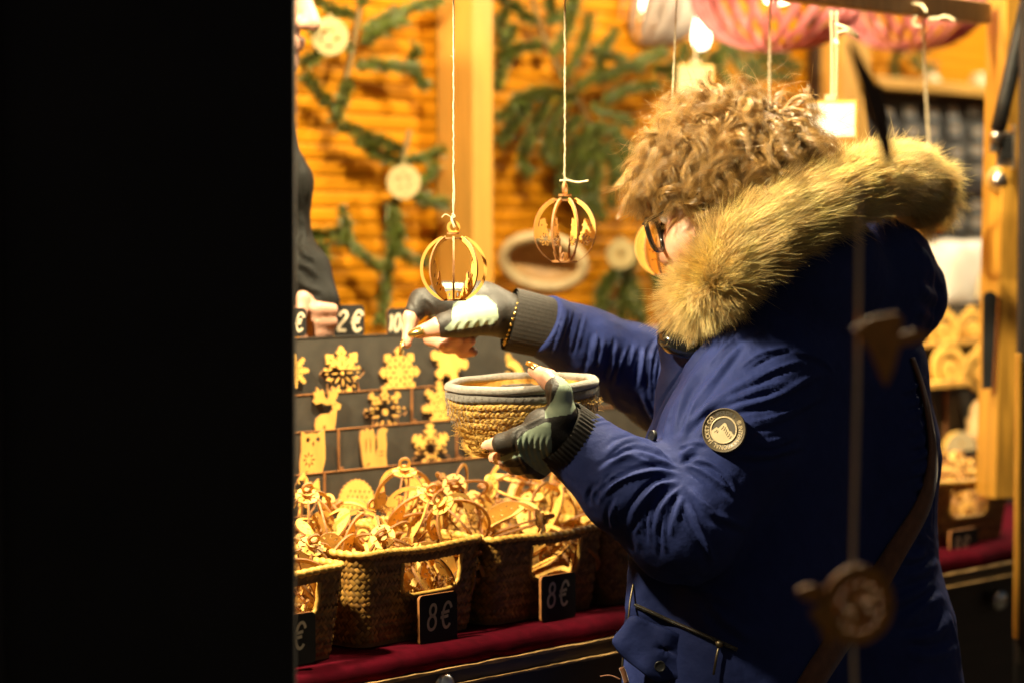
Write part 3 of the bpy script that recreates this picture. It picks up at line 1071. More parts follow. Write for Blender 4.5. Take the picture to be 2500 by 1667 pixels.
# ---- blurred dark ornaments close to the camera
fgd = 2.0
fo = thing('hanging_mobile', 'dark out-of-focus string of wooden figures hanging before the navy coat', 'mobile', at(2090, 800, fgd))
part('string', MB().tube(smooth_curve([at(2098, 420, fgd), at(2094, 900, fgd), at(2082, 1400, fgd), at(2086, 1720, fgd)], 40), .0016, 8).tube([at(2098, 420, fgd), at(2101, 100, fgd), at(2103, -120, fgd)], .0004, 5), M['twine'], fo)
def flat_at(px, py, d, outl, th, yaw, roll, parent, name, mats):
    g = cut(outl, th)
    ax = np.array([cos(yaw), sin(yaw), 0]); az = np.cross(ax, AZ)
    ax2 = ax * cos(roll) + AZ * sin(roll); ay2 = -ax * sin(roll) + AZ * cos(roll)
    return part(name, (frame(g[0], at(px, py, d), ax2, ay2, az), g[1], g[2], g[3]), mats, parent)
M['fg_wood'] = mat('dim_wood', (.40, .17, .02), .35, .3, 60, coat=.4, trans=.10)
M['fg_dark'] = mat('brown_leaf', (.075, .034, .012), .6, .3, 60)
R_ = .033
fish = [np.concatenate([circ(0, 0, R_, 40)])] + [circ(.62 * R_ * cos(a), .62 * R_ * sin(a), .0032, 10) for a in np.linspace(0, 2 * pi, 14, endpoint=False)] + [drop(.3 * R_ * cos(a), .3 * R_ * sin(a), .012, .005, a) for a in np.linspace(0, 2 * pi, 7, endpoint=False)]
flat_at(2095, 1475, fgd, fish, .004, .35, -.3, fo, 'round_figure', [M['fg_wood'], M['burnt']])
wing = [np.array([(-.030, .012), (.012, .020), (.028, .004), (.012, -.022), (-.004, -.036), (-.012, -.012)])]
flat_at(2015, 1500, fgd - .01, [w_ * .75 for w_ in wing], .004, .9, .2, fo, 'wing', [M['fg_wood'], M['burnt']])
flat_at(1985, 1447, fgd - .012, [circ(0, 0, .016, 20, .007)], .004, .5, -.15, fo, 'beak', [M['fg_wood'], M['burnt']])
bird = [np.array([(-.034, .014), (-.012, .026), (.018, .030), (.026, .022), (.022, .008), (.040, .012), (.062, .006), (.040, -.002), (.022, -.004), (.014, -.030), (.006, -.046), (-.002, -.030), (-.012, -.008)])]
flat_at(2150, 835, fgd, [w_ * .8 for w_ in bird], .004, .4, 0, fo, 'bird_figure', [M['fg_wood'], M['burnt']])
bl = thing('wooden_blade', 'dark out-of-focus pointed wooden leaf hanging in front of the fur collar', 'ornament', at(2140, 265, 2.0))
lw = [np.array([(-.030, .072), (-.020, .062), (-.006, .040), (.006, .018), (.013, -.010), (.016, -.040), (.014, -.060), (.006, -.050), (-.004, -.020), (-.014, .016), (-.024, .048)])]
flat_at(2140, 270, 2.0, [q * .80 for q in lw], .004, .3, .05, bl, 'blade', [M['fg_dark'], M['fg_dark']])
part('string', MB().tube([at(2088, 175, 2.0), at(2082, 60, 2.0), at(2078, -60, 2.0)], .0006, 5), M['dark_wood'], bl)

# ================================================================== woven baskets
def rr_path(hu, hv, r, n=16):
    """rounded rectangle, counter clockwise from the middle of the front (-v) side"""
    pts = []
    for (cx, cy, a0) in ((hu - r, -hv + r, -pi / 2), (hu - r, hv - r, 0), (-hu + r, hv - r, pi / 2), (-hu + r, -hv + r, pi)):
        for k in range(n + 1):
            a = a0 + k / n * pi / 2
            pts.append((cx + r * cos(a), cy + r * sin(a)))
    pts = [(0, -hv)] + pts + [(0, -hv)]
    P = np.array(pts)
    d = np.concatenate([[0], np.cumsum(np.linalg.norm(np.diff(P, axis=0), axis=1))])
    return P, d


def basket(label, cu_, cv_, hu, hv, h, z0, yaw=0.0, hole=(.056, .044, .014, .014), group='woven seagrass baskets on the counter', cell=.0052, sag=.003, seed=0):
    rg = np.random.default_rng(seed)
    org = st(cu_, cv_, z0)
    r = thing('woven_basket', label, 'basket', org, group)
    cy, sy = cos(yaw), sin(yaw)
    au = AU * cy + AV * sy; av = -AU * sy + AV * cy
    taper = .90
    P, D = rr_path(hu, hv, .022)
    Ltot = D[-1]
    nseg = 240
    wob = [(rg.uniform(.4, 1) * .0010, rg.integers(2, 7), rg.uniform(0, 6)) for _ in range(4)]

    def pos(s, z, off=0.0):
        s = np.asarray(s) % Ltot
        x = np.interp(s, D, P[:, 0]); y = np.interp(s, D, P[:, 1])
        x2 = np.interp((s + .002) % Ltot, D, P[:, 0]); y2 = np.interp((s + .002) % Ltot, D, P[:, 1])
        tx, ty = x2 - x, y2 - y
        l = np.sqrt(tx * tx + ty * ty) + 1e-9
        nx, ny = ty / l, -tx / l
        k = taper + (1 - taper) * np.asarray(z) / h
        wb = sum(a * np.sin(n_ * s / Ltot * 2 * pi + p_) for a, n_, p_ in wob) * (np.asarray(z) / h)
        X = x * k + nx * (off + wb); Y = y * k + ny * (off + wb)
        zz = np.asarray(z) * (1 - sag / h * np.exp(-((np.minimum(s, Ltot - s)) / .05) ** 2) * (np.asarray(z) / h))
        return org + X[..., None] * au + Y[..., None] * av + zz[..., None] * AZ

    half = Ltot / 2
    hw, hh, dz, hoff = hole
    zc = h - dz - hh / 2

    def in_hole(s, z, grow=0.0):
        s = s % Ltot
        res = np.zeros(np.shape(s), bool)
        for c0 in (hoff, half - hoff):
            ds = np.abs((s - c0 + half) % Ltot - half)
            res |= (ds < hw + grow) & (np.abs(z - zc) < hh / 2 + grow) & ~((ds > hw * .72 + grow) & (z < zc - hh * .32 - grow))
        return res
    # thin dark inner wall with the holes
    S = np.linspace(0, Ltot, nseg + 1)[:-1]
    Z = np.linspace(0, h, 25)
    SS, ZZ = np.meshgrid(S, Z, indexing='ij')
    W = pos(SS, ZZ)
    b = MB()
    F = []
    for i in range(nseg):
        i2 = (i + 1) % nseg
        for j in range(24):
            if not in_hole(S[i] + Ltot / nseg / 2, (Z[j] + Z[j + 1]) / 2, .001):
                F.append([i * 25 + j, i2 * 25 + j, i2 * 25 + j + 1, i * 25 + j + 1])
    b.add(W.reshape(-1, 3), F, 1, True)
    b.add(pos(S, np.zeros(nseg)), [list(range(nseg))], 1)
    # over-under floats on both faces
    ncell = int(round(Ltot / (cell * math.sqrt(2))))
    a = Ltot / ncell / math.sqrt(2)
    imax = int((Ltot + h) / (a * math.sqrt(2)) * 1.0) + 2
    q2 = 1 / math.sqrt(2)
    for i in range(-2, int((Ltot + h) * q2 / a) + 3):
        for j in range(-int(h * q2 / a) - 3, int(Ltot * q2 / a) + 3):
            for typ in (0, 1):
                if (typ == 0 and (i - j) % 4 != 0) or (typ == 1 and (i - j) % 4 != 3):
                    continue
                if typ == 0:
                    p0, p1, q0, q1 = i * a, (i + 2) * a, j * a, (j + 1) * a
                else:
                    p0, p1, q0, q1 = i * a, (i + 1) * a, j * a, (j + 2) * a
                pc_, qc_ = (p0 + p1) / 2, (q0 + q1) / 2
                sc, zc_ = (pc_ + qc_) * q2, (pc_ - qc_) * q2
                if sc < 0 or sc >= Ltot or zc_ < .003 or zc_ > h - .002:
                    continue
                if in_hole(sc, zc_, .002):
                    continue
                gap = a * .07
                lp = np.array([0, .33, .67, 1.0]); wp = np.array([0, .5, 1.0])
                jit = rg.normal(0, a * .06, 2)
                for side in (1, -1):
                    lift = rg.uniform(.0005, .0016)
                    if typ == 0:
                        pp = p0 + gap + lp * (p1 - p0 - 2 * gap); qq = q0 + gap + wp * (q1 - q0 - 2 * gap)
                        PP, QQ = np.meshgrid(pp + jit[0], qq + jit[1], indexing='ij')
                        bul = np.sin(lp * pi)[:, None] * (.75 + .25 * np.sin(wp * pi))[None, :]
                    else:
                        pp = p0 + gap + wp * (p1 - p0 - 2 * gap); qq = q0 + gap + lp * (q1 - q0 - 2 * gap)
                        QQ, PP = np.meshgrid(qq + jit[1], pp + jit[0], indexing='ij')
                        bul = np.sin(lp * pi)[:, None] * (.75 + .25 * np.sin(wp * pi))[None, :]
                    s_, z_ = (PP + QQ) * q2, np.clip((PP - QQ) * q2, 0, h)
                    V = pos(s_, z_, side * (.0006 + bul * lift * 1.4))
                    b.grid(V, m=0, smooth=True)
    part('woven_wall', b, [M['seagrass'], M['seagrass_back']], r)
    # plaited rim
    n = 900
    S = np.linspace(0, Ltot, n + 1)[:-1]
    C = pos(S, np.full(n, h)) + AZ * .001
    rb = MB()
    turns = int(Ltot / .0125)
    rb.tube(C, .0045, 12, closed=True, rfun=lambda i, th: 1 + .42 * (np.abs(np.sin(turns * pi * i / n * 1.0 - th * .5)) ** .8 - .6), up=AZ)
    part('rim', rb, M['rope'], r)
    # trim round the handle holes
    for c0 in (hoff, half - hoff):
        zt_, zb_ = zc + hh / 2, zc - hh / 2
        path = [(c0 - hw, zt_), (c0 - hw * 1.0, zb_ + hh * .25), (c0 - hw * .72, zb_ + .001), (c0 - hw * .3, zb_), (c0 + hw * .3, zb_), (c0 + hw * .72, zb_ + .001), (c0 + hw * 1.0, zb_ + hh * .25), (c0 + hw, zt_)]
        path = smooth_curve([(x, z, 0) for x, z in path], 60)
        C = pos(path[:, 0] % Ltot, path[:, 1])
        k = len(C)
        o_ = part('handle_trim', MB().tube(C, .0030, 8, rfun=lambda i, th: 1 + .25 * (np.abs(np.sin(i * .8 - th * .5)) - .6)), M['rope'], r)
    return r, pos


ZB = ZC + .0055
def px_t(px, v):
    """t on plane v at pixel column"""
    k = (px - 1250) / PXF
    Q = P0 + AV * v - CAM
    return (k * (Q @ CF) - Q[0]) / (AU[0] - k * (AU @ CF))
BH = .116
spec = []
tA, tB = px_t(873, .035), px_t(1190, .035)
bk2 = dict(cu_=(tA + tB) / 2 , cv_=.035 + .135, hu=(tB - tA) / 2 - .001, hv=.135)
t3a, t3b = tB + .004, px_t(1482, .035)
bk3 = dict(cu_=(t3a + t3b) / 2, cv_=.035 + .135, hu=(t3b - t3a) / 2, hv=.135)
t4a = t3b + .004
bk4 = dict(cu_=t4a + .113, cv_=.17, hu=.113, hv=.135)
t1b = px_t(862, .012)
bk1 = dict(cu_=t1b - .118, cv_=.012 + .135, hu=.118, hv=.135)
basket('seagrass basket at the left edge, half hidden by the black flap, of baubles', z0=ZB, h=BH - .006, seed=1, **bk1)
basket('seagrass basket with a big open handle hole, left of two fully seen', z0=ZB, h=BH, seed=2, yaw=.05, **bk2)
basket('seagrass basket heaped highest with baubles below the held basket', z0=ZB, h=BH - .004, seed=3, yaw=.03, hole=(.050, .048, .012, .010), **bk3)
basket('dim seagrass basket partly hidden behind the bent navy elbow', z0=ZB, h=BH, seed=4, **bk4)
t5 = px_t(2335, .08)
basket('blurred seagrass basket at the far right of the counter by the post', z0=ZB + .0, h=.104, seed=5, cu_=t5 - .03, cv_=.16, hu=.125, hv=.12, yaw=-.12, hole=(.050, .046, .014, .01))

# ================================================================== price signs
def strokes(ch):
    """ribbons in a unit box (x 0..w, y 0..1)"""
    if ch == '8':
        a = np.linspace(0, 2 * pi, 26)
        up = np.stack([.26 + .16 * np.cos(a), .76 + .21 * np.sin(a)], -1); lo = np.stack([.25 + .21 * np.cos(a), .28 + .26 * np.sin(a)], -1)
        return [up, lo], .54
    if ch == 'E':
        a = np.linspace(.55, 2 * pi - .75, 26)
        c_ = np.stack([.36 + .24 * np.cos(a), .5 + .48 * np.sin(a)], -1)
        return [c_, np.array([(.02, .60), (.25, .61), (.46, .64)]), np.array([(0, .43), (.22, .44), (.42, .46)])], .62
    if ch == '2':
        return [smooth_curve([(.04, .74, 0), (.14, .94, 0), (.34, .95, 0), (.43, .78, 0), (.32, .55, 0), (.12, .30, 0), (.03, .05, 0)], 30)[:, :2], np.array([(.03, .05), (.2, .06), (.46, .04)])], .52
    if ch == '1':
        return [np.array([(.02, .80), (.12, .97)]), np.array([(.13, .97), (.13, .5), (.13, .02)])], .26
    if ch == '0':
        a = np.linspace(0, 2 * pi, 28)
        return [np.stack([.2 + .17 * np.cos(a), .5 + .48 * np.sin(a)], -1)], .46
    if ch == 'c':
        a = np.linspace(.8, 2 * pi - .8, 20)
        return [np.stack([.2 + .17 * np.cos(a), .30 + .28 * np.sin(a)], -1)], .40
    if ch == 'm':
        return [np.array([(.04, .02), (.04, .3), (.04, .58)]), smooth_curve([(.04, .42, 0), (.13, .58, 0), (.21, .48, 0), (.21, .02, 0)], 16)[:, :2], smooth_curve([(.21, .42, 0), (.30, .58, 0), (.38, .48, 0), (.38, .02, 0)], 16)[:, :2]], .46
    return [], .3


def lettering(text, o, ax, ay, az, size, wst=.12, shear=.12):
    b = MB()
    x = 0
    for ch in text:
        S, wd = strokes(ch)
        for p in S:
            rib = ribbon(p, wst)
            k = len(p)
            rib = np.stack([(rib[:, 0] + rib[:, 1] * shear + x) * size, rib[:, 1] * size], -1)
            up, dn = rib[:k], rib[k:][::-1]
            V = []
            for q in (up, dn):
                V += [o + ax * c0 + ay * c1 + az * .0006 for c0, c1 in q]
            b.add(V, [[i, i + k, i + k + 1, i + 1] for i in range(k - 1)])
        x += wd + (.05 if text == '10cm' else .16)
    return b, x * size


def price_sign(label, c, wid, hei, ax, ay, text, size, off, group='little black price signs', wst=.12, name='price_sign'):
    az = np.cross(ax, ay)
    r = thing(name, label, 'price sign', c, group)
    n = 5
    rr = .006
    ol = []
    for (sx, sy, a0) in ((1, 1, 0), (-1, 1, pi / 2), (-1, -1, pi), (1, -1, -pi / 2)):
        for k in range(n + 1):
            a = a0 + k / n * pi / 2
            ol.append((sx * (wid / 2 - rr) + rr * cos(a), sy * (hei / 2 - rr) + rr * sin(a)))
    g = cut([np.array(ol)], .004)
    part('board', (frame(g[0], c, ax, ay, az), g[1], g[2], g[3]), [M['sign_black'], M['board_edge']], r)
    b, wl = lettering(text, c + ax * off[0] + ay * off[1] + az * .0022, ax, ay, az, size, wst)
    part('lettering', b, M['chalk'], r)
    return r


# signs leaning on the baskets
def lean_sign(px, py, wpx, hpx, v, label, text, size_px, offpx, yaw=0.0, lean_=.015):
    c = on_v(px, py, v)
    d = proj(c)[2]
    s = PXF / d
    ax = AU * cos(yaw) + AV * sin(yaw)
    nn = np.cross(ax, AZ)
    ay = nrm(AZ * cos(lean_) - nn * sin(lean_))
    k = abs(ax @ CR) - (px - 1250) / PXF * (ax @ CF)
    return price_sign(label, c, wpx / s / k, hpx / s, ax, ay, text, size_px / s, (offpx[0] / s / k, offpx[1] / s))


lean_sign(1068, 1508, 92, 122, .018, 'black 8 euro sign on the front of the basket with the big handle hole', '8E', 64, (-30, -26))
lean_sign(1361, 1456, 84, 112, .020, 'black 8 euro sign below the basket heaped highest with baubles', '8E', 60, (-30, -22))
lean_sign(722, 1560, 92, 126, .000, 'black euro sign at the left edge cut off by the black flap', '8E', 66, (-46, -24))
lean_sign(2352, 1336, 68, 92, .030, 'blurred black 8 euro sign on the basket at the far right', '8E', 50, (-26, -22))

# ================================================================== stepped black display board with cut-out ornaments
DV = .335
ds = thing('display_board', 'stepped black display board with brown edges behind the baskets', 'display board', st(0, DV, ZC))
tops = [on_v(724, 827, DV + .05)[2], on_v(724, 965, DV + .035)[2], on_v(724, 1056, DV + .02)[2], on_v(724, 1160, DV + .005)[2], on_v(724, 1262, DV - .008)[2]]
vs = [DV + .05, DV + .035, DV + .02, DV + .005, DV - .008]
t_l = -.62
ends = [px_t(1163, vs[0]), 1.0, 1.0, 1.0, 1.0]
seams = [[], [1008], [832, 1116], [798, 1364], [900, 1200]]
for k in range(5):
    zt_, zb_ = tops[k], (tops[k + 1] - .012 if k < 4 else ZB)
    zb_ = min(zb_, zt_ - .02)
    b = MB()
    xs = [t_l] + [px_t(x, vs[k]) for x in seams[k]] + [ends[k]]
    for a_, c_ in zip(xs[:-1], xs[1:]):
        o_ = part('board', MB().box(st((a_ + c_) / 2, vs[k] + .002, (zt_ + zb_) / 2), (c_ - a_ - .0032, .004, zt_ - zb_), AXS), M['black_board'], ds)
    b.box(st((xs[0] + xs[-1]) / 2, vs[k] + .0015, zt_ + .0005), (xs[-1] - xs[0], .0048, .0010), AXS, m=1 if k == 0 else 0)
    for x in xs[1:-1]:
        b.box(st(x, vs[k] + .0005, (zt_ + zb_) / 2 + .001), (.0028, .005, zt_ - zb_), AXS)
        b.box(st(x + .003, vs[k] - .001, zb_ + .014), (.008, .006, .004), AXS)
    part('edging', b, [M['board_edge'], M['black_board']], ds)
part('riser', MB().box(st(.2, DV + .07, (tops[0] + ZB) / 2), (1.5, .012, tops[0] - ZB - .01), AXS), M['black_board'], ds)
# greyish panel to its right, further back
gp = part('grey_panel', MB().box(st(px_t(1163, DV + .08) + .42, DV + .085, (tops[0] + ZB) / 2 - .0), (.86, .010, tops[0] - ZB - .01), AXS), M['grey_board'], loc=st(.6, DV + .085, ZB))
tag(gp, 'purplish grey panel standing behind the reaching arm, right of the display', 'panel')


def flake(n, R, inner, bumps, holes, base=.42, tipw=.12):
    """n-armed snow crystal outline; bumps = [(r, halfwidth)] along each arm"""
    out = []
    for k in range(n):
        a = pi / 2 + k / n * 2 * pi
        da = pi / n
        out.append((inner * cos(a - da), inner * sin(a - da)))
        d, e = np.array([cos(a), sin(a)]), np.array([-sin(a), cos(a)])
        for r_, h_ in bumps:
            out.append(tuple(d * r_ - e * h_))
        out.append(tuple(d * R))
        for r_, h_ in bumps[::-1]:
            out.append(tuple(d * r_ + e * h_))
    res = [np.array(out)]
    for (r_, l_, w_, off, ph) in holes:
        for k in range(n):
            a = pi / 2 + (k + off) / n * 2 * pi
            res.append(drop(r_ * cos(a), r_ * sin(a), l_, w_, a + ph))
    return res


def on_board(px, py, tier, outl, rpx_, label, name='flat_ornament', tilt=0.0, group='flat cut-out ornaments on the display board', extra=None):
    v = vs[tier] - .006
    c = on_v(px, py, v)
    s = PXF / proj(c)[2]
    R = rpx_ * 1.08 / s
    g = cut([np.asarray(o) * R for o in outl], .0032)
    ax = AU * cos(.12) - AV * sin(.12)
    nn = np.cross(ax, AZ)
    ay = nrm(AZ * cos(.07) - nn * sin(.07))
    ax2, ay2 = ax * cos(tilt) + ay * sin(tilt), -ax * sin(tilt) + ay * cos(tilt)
    o_ = part(name, (frame(g[0], c, ax2, ay2, np.cross(ax2, ay2)), g[1], g[2], g[3]), WOOD, loc=c)
    tag(o_, label, 'ornament', group)
    return o_


H = drop
f_a = flake(8, 1, .60, [(.62, .10), (.74, .24), (.84, .13), (.92, .10)], [(.34, .30, .05, 0, 0), (.55, .22, .05, .5, 0), (.70, .16, .05, 0, 0)]) + [circ(0, 0, .07, 12)]
f_b = flake(8, 1, .66, [(.68, .10), (.78, .22), (.88, .15)], [(.30, .24, .07, 0, 0), (.52, .16, .10, .5, 0), (.66, .15, .05, 0, 0)])
f_c = flake(6, 1, .52, [(.58, .20), (.74, .18), (.86, .22), (.97, .14)], [(.62, .16, .13, .5, 0), (.84, .10, .06, 0, 0)])
f_d = flake(8, 1, .50, [(.52, .10), (.62, .22), (.72, .11), (.84, .09), (.90, .17), (.97, .08)], [(.42, .16, .10, .5, 0), (.62, .20, .05, 0, 0)]) + [circ(0, 0, .13, 14)]
f_e = flake(8, 1, .58, [(.60, .09), (.72, .20), (.82, .08), (.92, .16)], [(.24, .16, .07, 0, 0), (.42, .14, .08, .5, 0)])
f_f = flake(6, 1, .40, [(.44, .16), (.60, .14), (.66, .30), (.74, .28), (.76, .13), (.84, .12), (.90, .20), (.97, .12)], [(.42, .44, .12, .5, 0), (.30, .20, .08, 0, 0), (.60, .16, .06, .5, 0)])
on_board(835, 910, 0, f_a, 62, 'eight pointed snowflake with a small round centre hole, top row left', tilt=.02)
on_board(975, 908, 0, f_b, 58, 'darker golden snowflake in the top row under the reaching fingers')
on_board(1097, 878, 0, f_c, 54, 'six pointed snowflake with oval holes directly below the reaching hand', tilt=.26)
on_board(718, 905, 0, f_e, 40, 'snowflake tip peeping from behind the black flap in the top row')
deer = [np.array([(-.55, -1.0), (-.58, -.62), (-.50, -.30), (-.20, -.12), (.25, -.10), (.40, .05), (.36, .30), (.10, .26), (-.20, .38), (-.48, .30), (-.62, .45), (-.52, .62), (-.60, .85), (-.44, .84), (-.38, 1.08), (-.24, .86), (-.08, .95), (.02, .60), (.10, .50), (.22, .58), (.22, .95), (.38, .80), (.48, 1.08), (.60, .85), (.74, 1.0), (.70, .65), (.56, .46), (.60, .38), (.86, .26), (.80, .06), (.62, .02), (.56, -.30), (.50, -.62), (.40, -.85), (.30, -1.0)])] + [H(-.1, -.72, .3, .06, a) for a in (0.3, 1.1, 2.0)] + [circ(.52, .28, .035, 8)]
on_board(793, 1003, 1, deer, 52, 'reindeer cut-out with branching antlers in the second row')
on_board(940, 1005, 1, f_d, 60, 'bold snowflake with a large round centre hole in the second row')
on_board(1078, 990, 1, f_e, 58, 'many pointed snowflake beside the rim of the held basket', tilt=.1)
owl = [np.array([(-.52, 1.0), (-.28, .86), (0, .90), (.30, .86), (.62, 1.02), (.62, .3), (.60, -.2), (.42, -.7), (.20, -1.0), (-.70, -1.0), (-.66, -.3), (-.56, .2)])] + [H(-.22 + .2 * cos(a), -.18 + .22 * sin(a), .2, .07, a) for a in np.linspace(0, 2 * pi, 9)[:-1]] + [circ(-.22, .62, .10, 12), circ(.28, .62, .10, 12), H(.03, .45, .2, .1, 1.57), H(-.4, -.72, .3, .07, .8), H(-.1, -.8, .3, .07, 1.0)]
on_board(763, 1110, 2, owl, 56, 'owl cut-out with round eyes in the third row, leftmost')
hand = [np.array([(-.66, .55), (-.60, .92), (-.48, .98), (-.40, .86), (-.30, 1.02), (-.18, 1.0), (-.10, .86), (.04, 1.0), (.14, .6), (.10, .1), (.12, -.15), (.24, .2), (.22, .6), (.36, .92), (.60, 1.0), (.82, .92), (.70, .75), (.72, .3), (.66, -.2), (.70, -.6), (.58, -1.0), (-.42, -1.0), (-.56, -.4)])] + [H(-.36, .3, .7, .06, 1.5), H(-.14, .3, .7, .06, 1.55), H(.44, .0, .35, .05, 0), H(.44, -.15, .35, .05, 0), H(-.3, -.5, .3, .07, .6)]
on_board(910, 1103, 2, hand, 54, 'cut-out of a mitten and a curled tail in the third row')
on_board(1051, 1095, 2, f_f, 58, 'lacy six armed snowflake with slots in the third row, below the held basket')
on_board(1172, 1090, 2, f_c, 50, 'snowflake partly hidden under the fingers holding the basket', tilt=.4)
a_ = np.linspace(0, 2 * pi, 60, endpoint=False)
oval = [np.stack([.80 * np.cos(a_) * (1 + .03 * np.cos(30 * a_)), .92 * np.sin(a_) * (1 + .03 * np.cos(30 * a_)) - .05], -1)] + [H(x * .2 + (.1 if int(round(y / .19)) % 2 else 0), y - .1, .12, .06, 1.2) for x in range(-3, 4) for y in np.arange(-.57, .7, .19) if (x * .2) ** 2 + y * y < .5]
oval = oval + [circ(0, .98, .13, 14)][:0]
on_board(870, 1232, 3, oval, 66, 'scalloped round ornament pierced all over, behind the left baubles', tilt=-.1)
leaf = [np.array([(-1.0, .30), (-.62, .72), (-.40, .50), (-.1, .86), (.16, 1.12), (.34, .84), (.40, .46), (.60, .62), (.86, .82), (.90, .3), (.62, -.28), (.1, -.8), (-.4, -1.0), (-.8, -.6)])] + [H(.1 + .42 * cos(a), .32 + .5 * sin(a), .26, .07, a) for a in np.linspace(0, 2 * pi, 10)[:-1]] + [H(.66, .35, .3, .1, 1.1), H(.56, .05, .2, .09, 1.0), H(-.4, -.2, .5, .08, 1.0), H(-.1, -.35, .5, .08, 1.2), H(-.6, .2, .4, .08, .8)]
on_board(735, 1222, 3, leaf, 58, 'pierced leaf bouquet ornament at the left edge of the lowest row')
on_board(1328, 1130, 2, f_e, 52, 'snowflake cut-out seen just under the navy cuff')
on_board(1012, 1208, 3, [np.array([(-.5, -1), (-.62, -.3), (-.35, .3), (-.5, .8), (-.2, .6), (.05, 1.05), (.2, .55), (.55, .7), (.42, .25), (.65, -.3), (.5, -1)])] + [H(0, -.1 + .3 * i, .3, .07, .6 * i) for i in range(-2, 2)], 60, 'hare shaped cut-out behind the tilted bauble cap')
on_board(1420, 1205, 3, [circ(0, 0, 1, 44)] + [circ(.6 * cos(a), .6 * sin(a), .06, 8) for a in np.linspace(0, 2 * pi, 11)[:-1]] + [circ(.3 * cos(a), .3 * sin(a), .05, 8) for a in np.linspace(0, 2 * pi, 6)[:-1]], 62, 'round pierced disc seen between the baubles and the navy sleeve')
# nested ring ornament beyond the board
def arch_orn(px, py, v, R, label, tilt=0.0, group='nested ring ornaments'):
    c = on_v(px, py, v)
    ol = [circ(0, 0, R, 36, R * 1.08), circ(0, -.08 * R, R * .72, 30, R * .74)]
    r = thing('ring_ornament', label, 'ornament', c, group)
    ax = nrm(AU * .9 - AV * .35); ay = AZ
    az = np.cross(ax, ay)
    g = cut(ol, .012)
    part('ring', (frame(g[0], c, ax, ay, az), g[1], g[2], g[3]), [M['birch'], M['birch']], r)
    g = cut([circ(0, -.10 * R, R * .46, 24, R * .5), circ(.05 * R, -.2 * R, R * .16, 12)], .010)
    part('inner_figure', (frame(g[0], c + az * .002, ax, ay, az), g[1], g[2], g[3]), [M['birch'], M['birch']], r)
    g = cut([circ(0, R * 1.12, R * .26, 18, R * .2)], .012)
    part('finial', (frame(g[0], c + az * .001, ax, ay, az), g[1], g[2], g[3]), [M['birch'], M['birch']], r)
    return r


arch_orn(1232, 925, DV + .07, .030, 'ring ornament with a knob standing behind the held basket')
o_ = on_board(1545, 1058, 0, f_a, 60, 'golden ornament glimpsed between the two navy sleeves')

# right hand tiered shelf
SHV = .30
ts = thing('tiered_shelf', 'tiered dark shelf with pale ledges at the right behind the coat', 'shelf', on_v(2330, 950, SHV))
tl, tr_ = px_t(2195, SHV), px_t(2480, SHV)
zs = [on_v(2330, 742, SHV + .05)[2], on_v(2330, 838, SHV + .03)[2], on_v(2300, 936, SHV)[2]]
zlow = ZB
part('back', MB().box(st((tl + tr_) / 2, SHV + .07, (zs[0] + zlow) / 2), (tr_ - tl, .008, zs[0] - zlow), AXS), M['black_board'], ts)
part('front_board', MB().box(st((tl + tr_) / 2, SHV + .012, (zs[2] + zlow) / 2 - .01), (tr_ - tl, .006, zs[2] - zlow - .02), AXS), M['black_board'], ts)
part('ledge', MB().box(st((tl + tr_) / 2, SHV + .045, zs[1]), (tr_ - tl, .05, .007), AXS), M['birch'], ts)
part('ledge', MB().box(st(tl + .09, SHV + .005, zs[2]), (.20, .05, .010), AXS), M['birch'], ts)
part('divider', MB().box(st(px_t(2302, SHV), SHV + .004, (zs[2] + zlow) / 2), (.005, .006, zs[2] - zlow - .03), AXS).box(st(px_t(2350, SHV + .03), SHV + .05, (zs[1] + zs[2]) / 2), (.005, .006, .05), AXS), M['board_edge'], ts)
arch_orn(2372, 800, SHV + .045, .030, 'ring ornament on the upper ledge touching the post')
arch_orn(2300, 805, SHV + .045, .034, 'ring ornament half hidden by the back of the hood')
arch_orn(2315, 895, SHV + .0, .036, 'largest ring ornament on the lower ledge of the right shelf')
arch_orn(2393, 905, SHV + .0, .036, 'ring ornament on the lower ledge partly behind the post')
hd = on_v(2342, 1082, SHV - .02)
g = cut([np.concatenate([np.stack([np.cos(np.linspace(0, pi, 24)) * .034, np.sin(np.linspace(0, pi, 24)) * .034], -1)]), circ(0, .012, .004, 10)], .012)
o_ = part('half_disc_ornament', (frame(g[0], hd - AZ * .012, nrm(AU * .9 - AV * .35), AZ, np.cross(nrm(AU * .9 - AV * .35), AZ)), g[1], g[2], g[3]), [M['cream'], M['birch']], loc=hd)
tag(o_, 'pale half round wooden piece leaning on the right shelf above the basket', 'ornament')
rdn = on_v(2388, 1030, SHV - .02)
o_ = part('carved_figure', MB().lathe([(.0, -.042), (.024, -.04), (.026, -.02), (.02, -.012), (.023, .004), (.015, .012), (.016, .024), (.006, .038), (.0, .04)], rdn, 18), M['tan'], loc=rdn)
tag(o_, 'reddish brown turned wooden figure beside the post', 'figurine')

# signs on top of the display
zt = tops[0]
def top_sign(px, py, wpx, hpx, label, text, szpx, offpx, wst=.16):
    v = vs[0] + .012
    c = on_v(px, py, v)
    s = PXF / proj(c)[2]
    ax = nrm(AU * .92 - AV * .40)
    k = abs(ax @ CR)
    return price_sign(label, c, wpx / s / k, hpx / s, ax, AZ, text, szpx / s, (offpx[0] / s / k, offpx[1] / s), wst=wst)
top_sign(850, 783, 74, 76, 'black 2 euro sign standing on the display beside the fist', '2E', 50, (-28, -26))
top_sign(978, 787, 66, 68, 'black 10 cm sign on the display half hidden by fingertips', '10cm', 42, (-31, -22))
top_sign(728, 787, 36, 70, 'narrow black euro sign between the fist and the black flap', 'E', 44, (-14, -22))

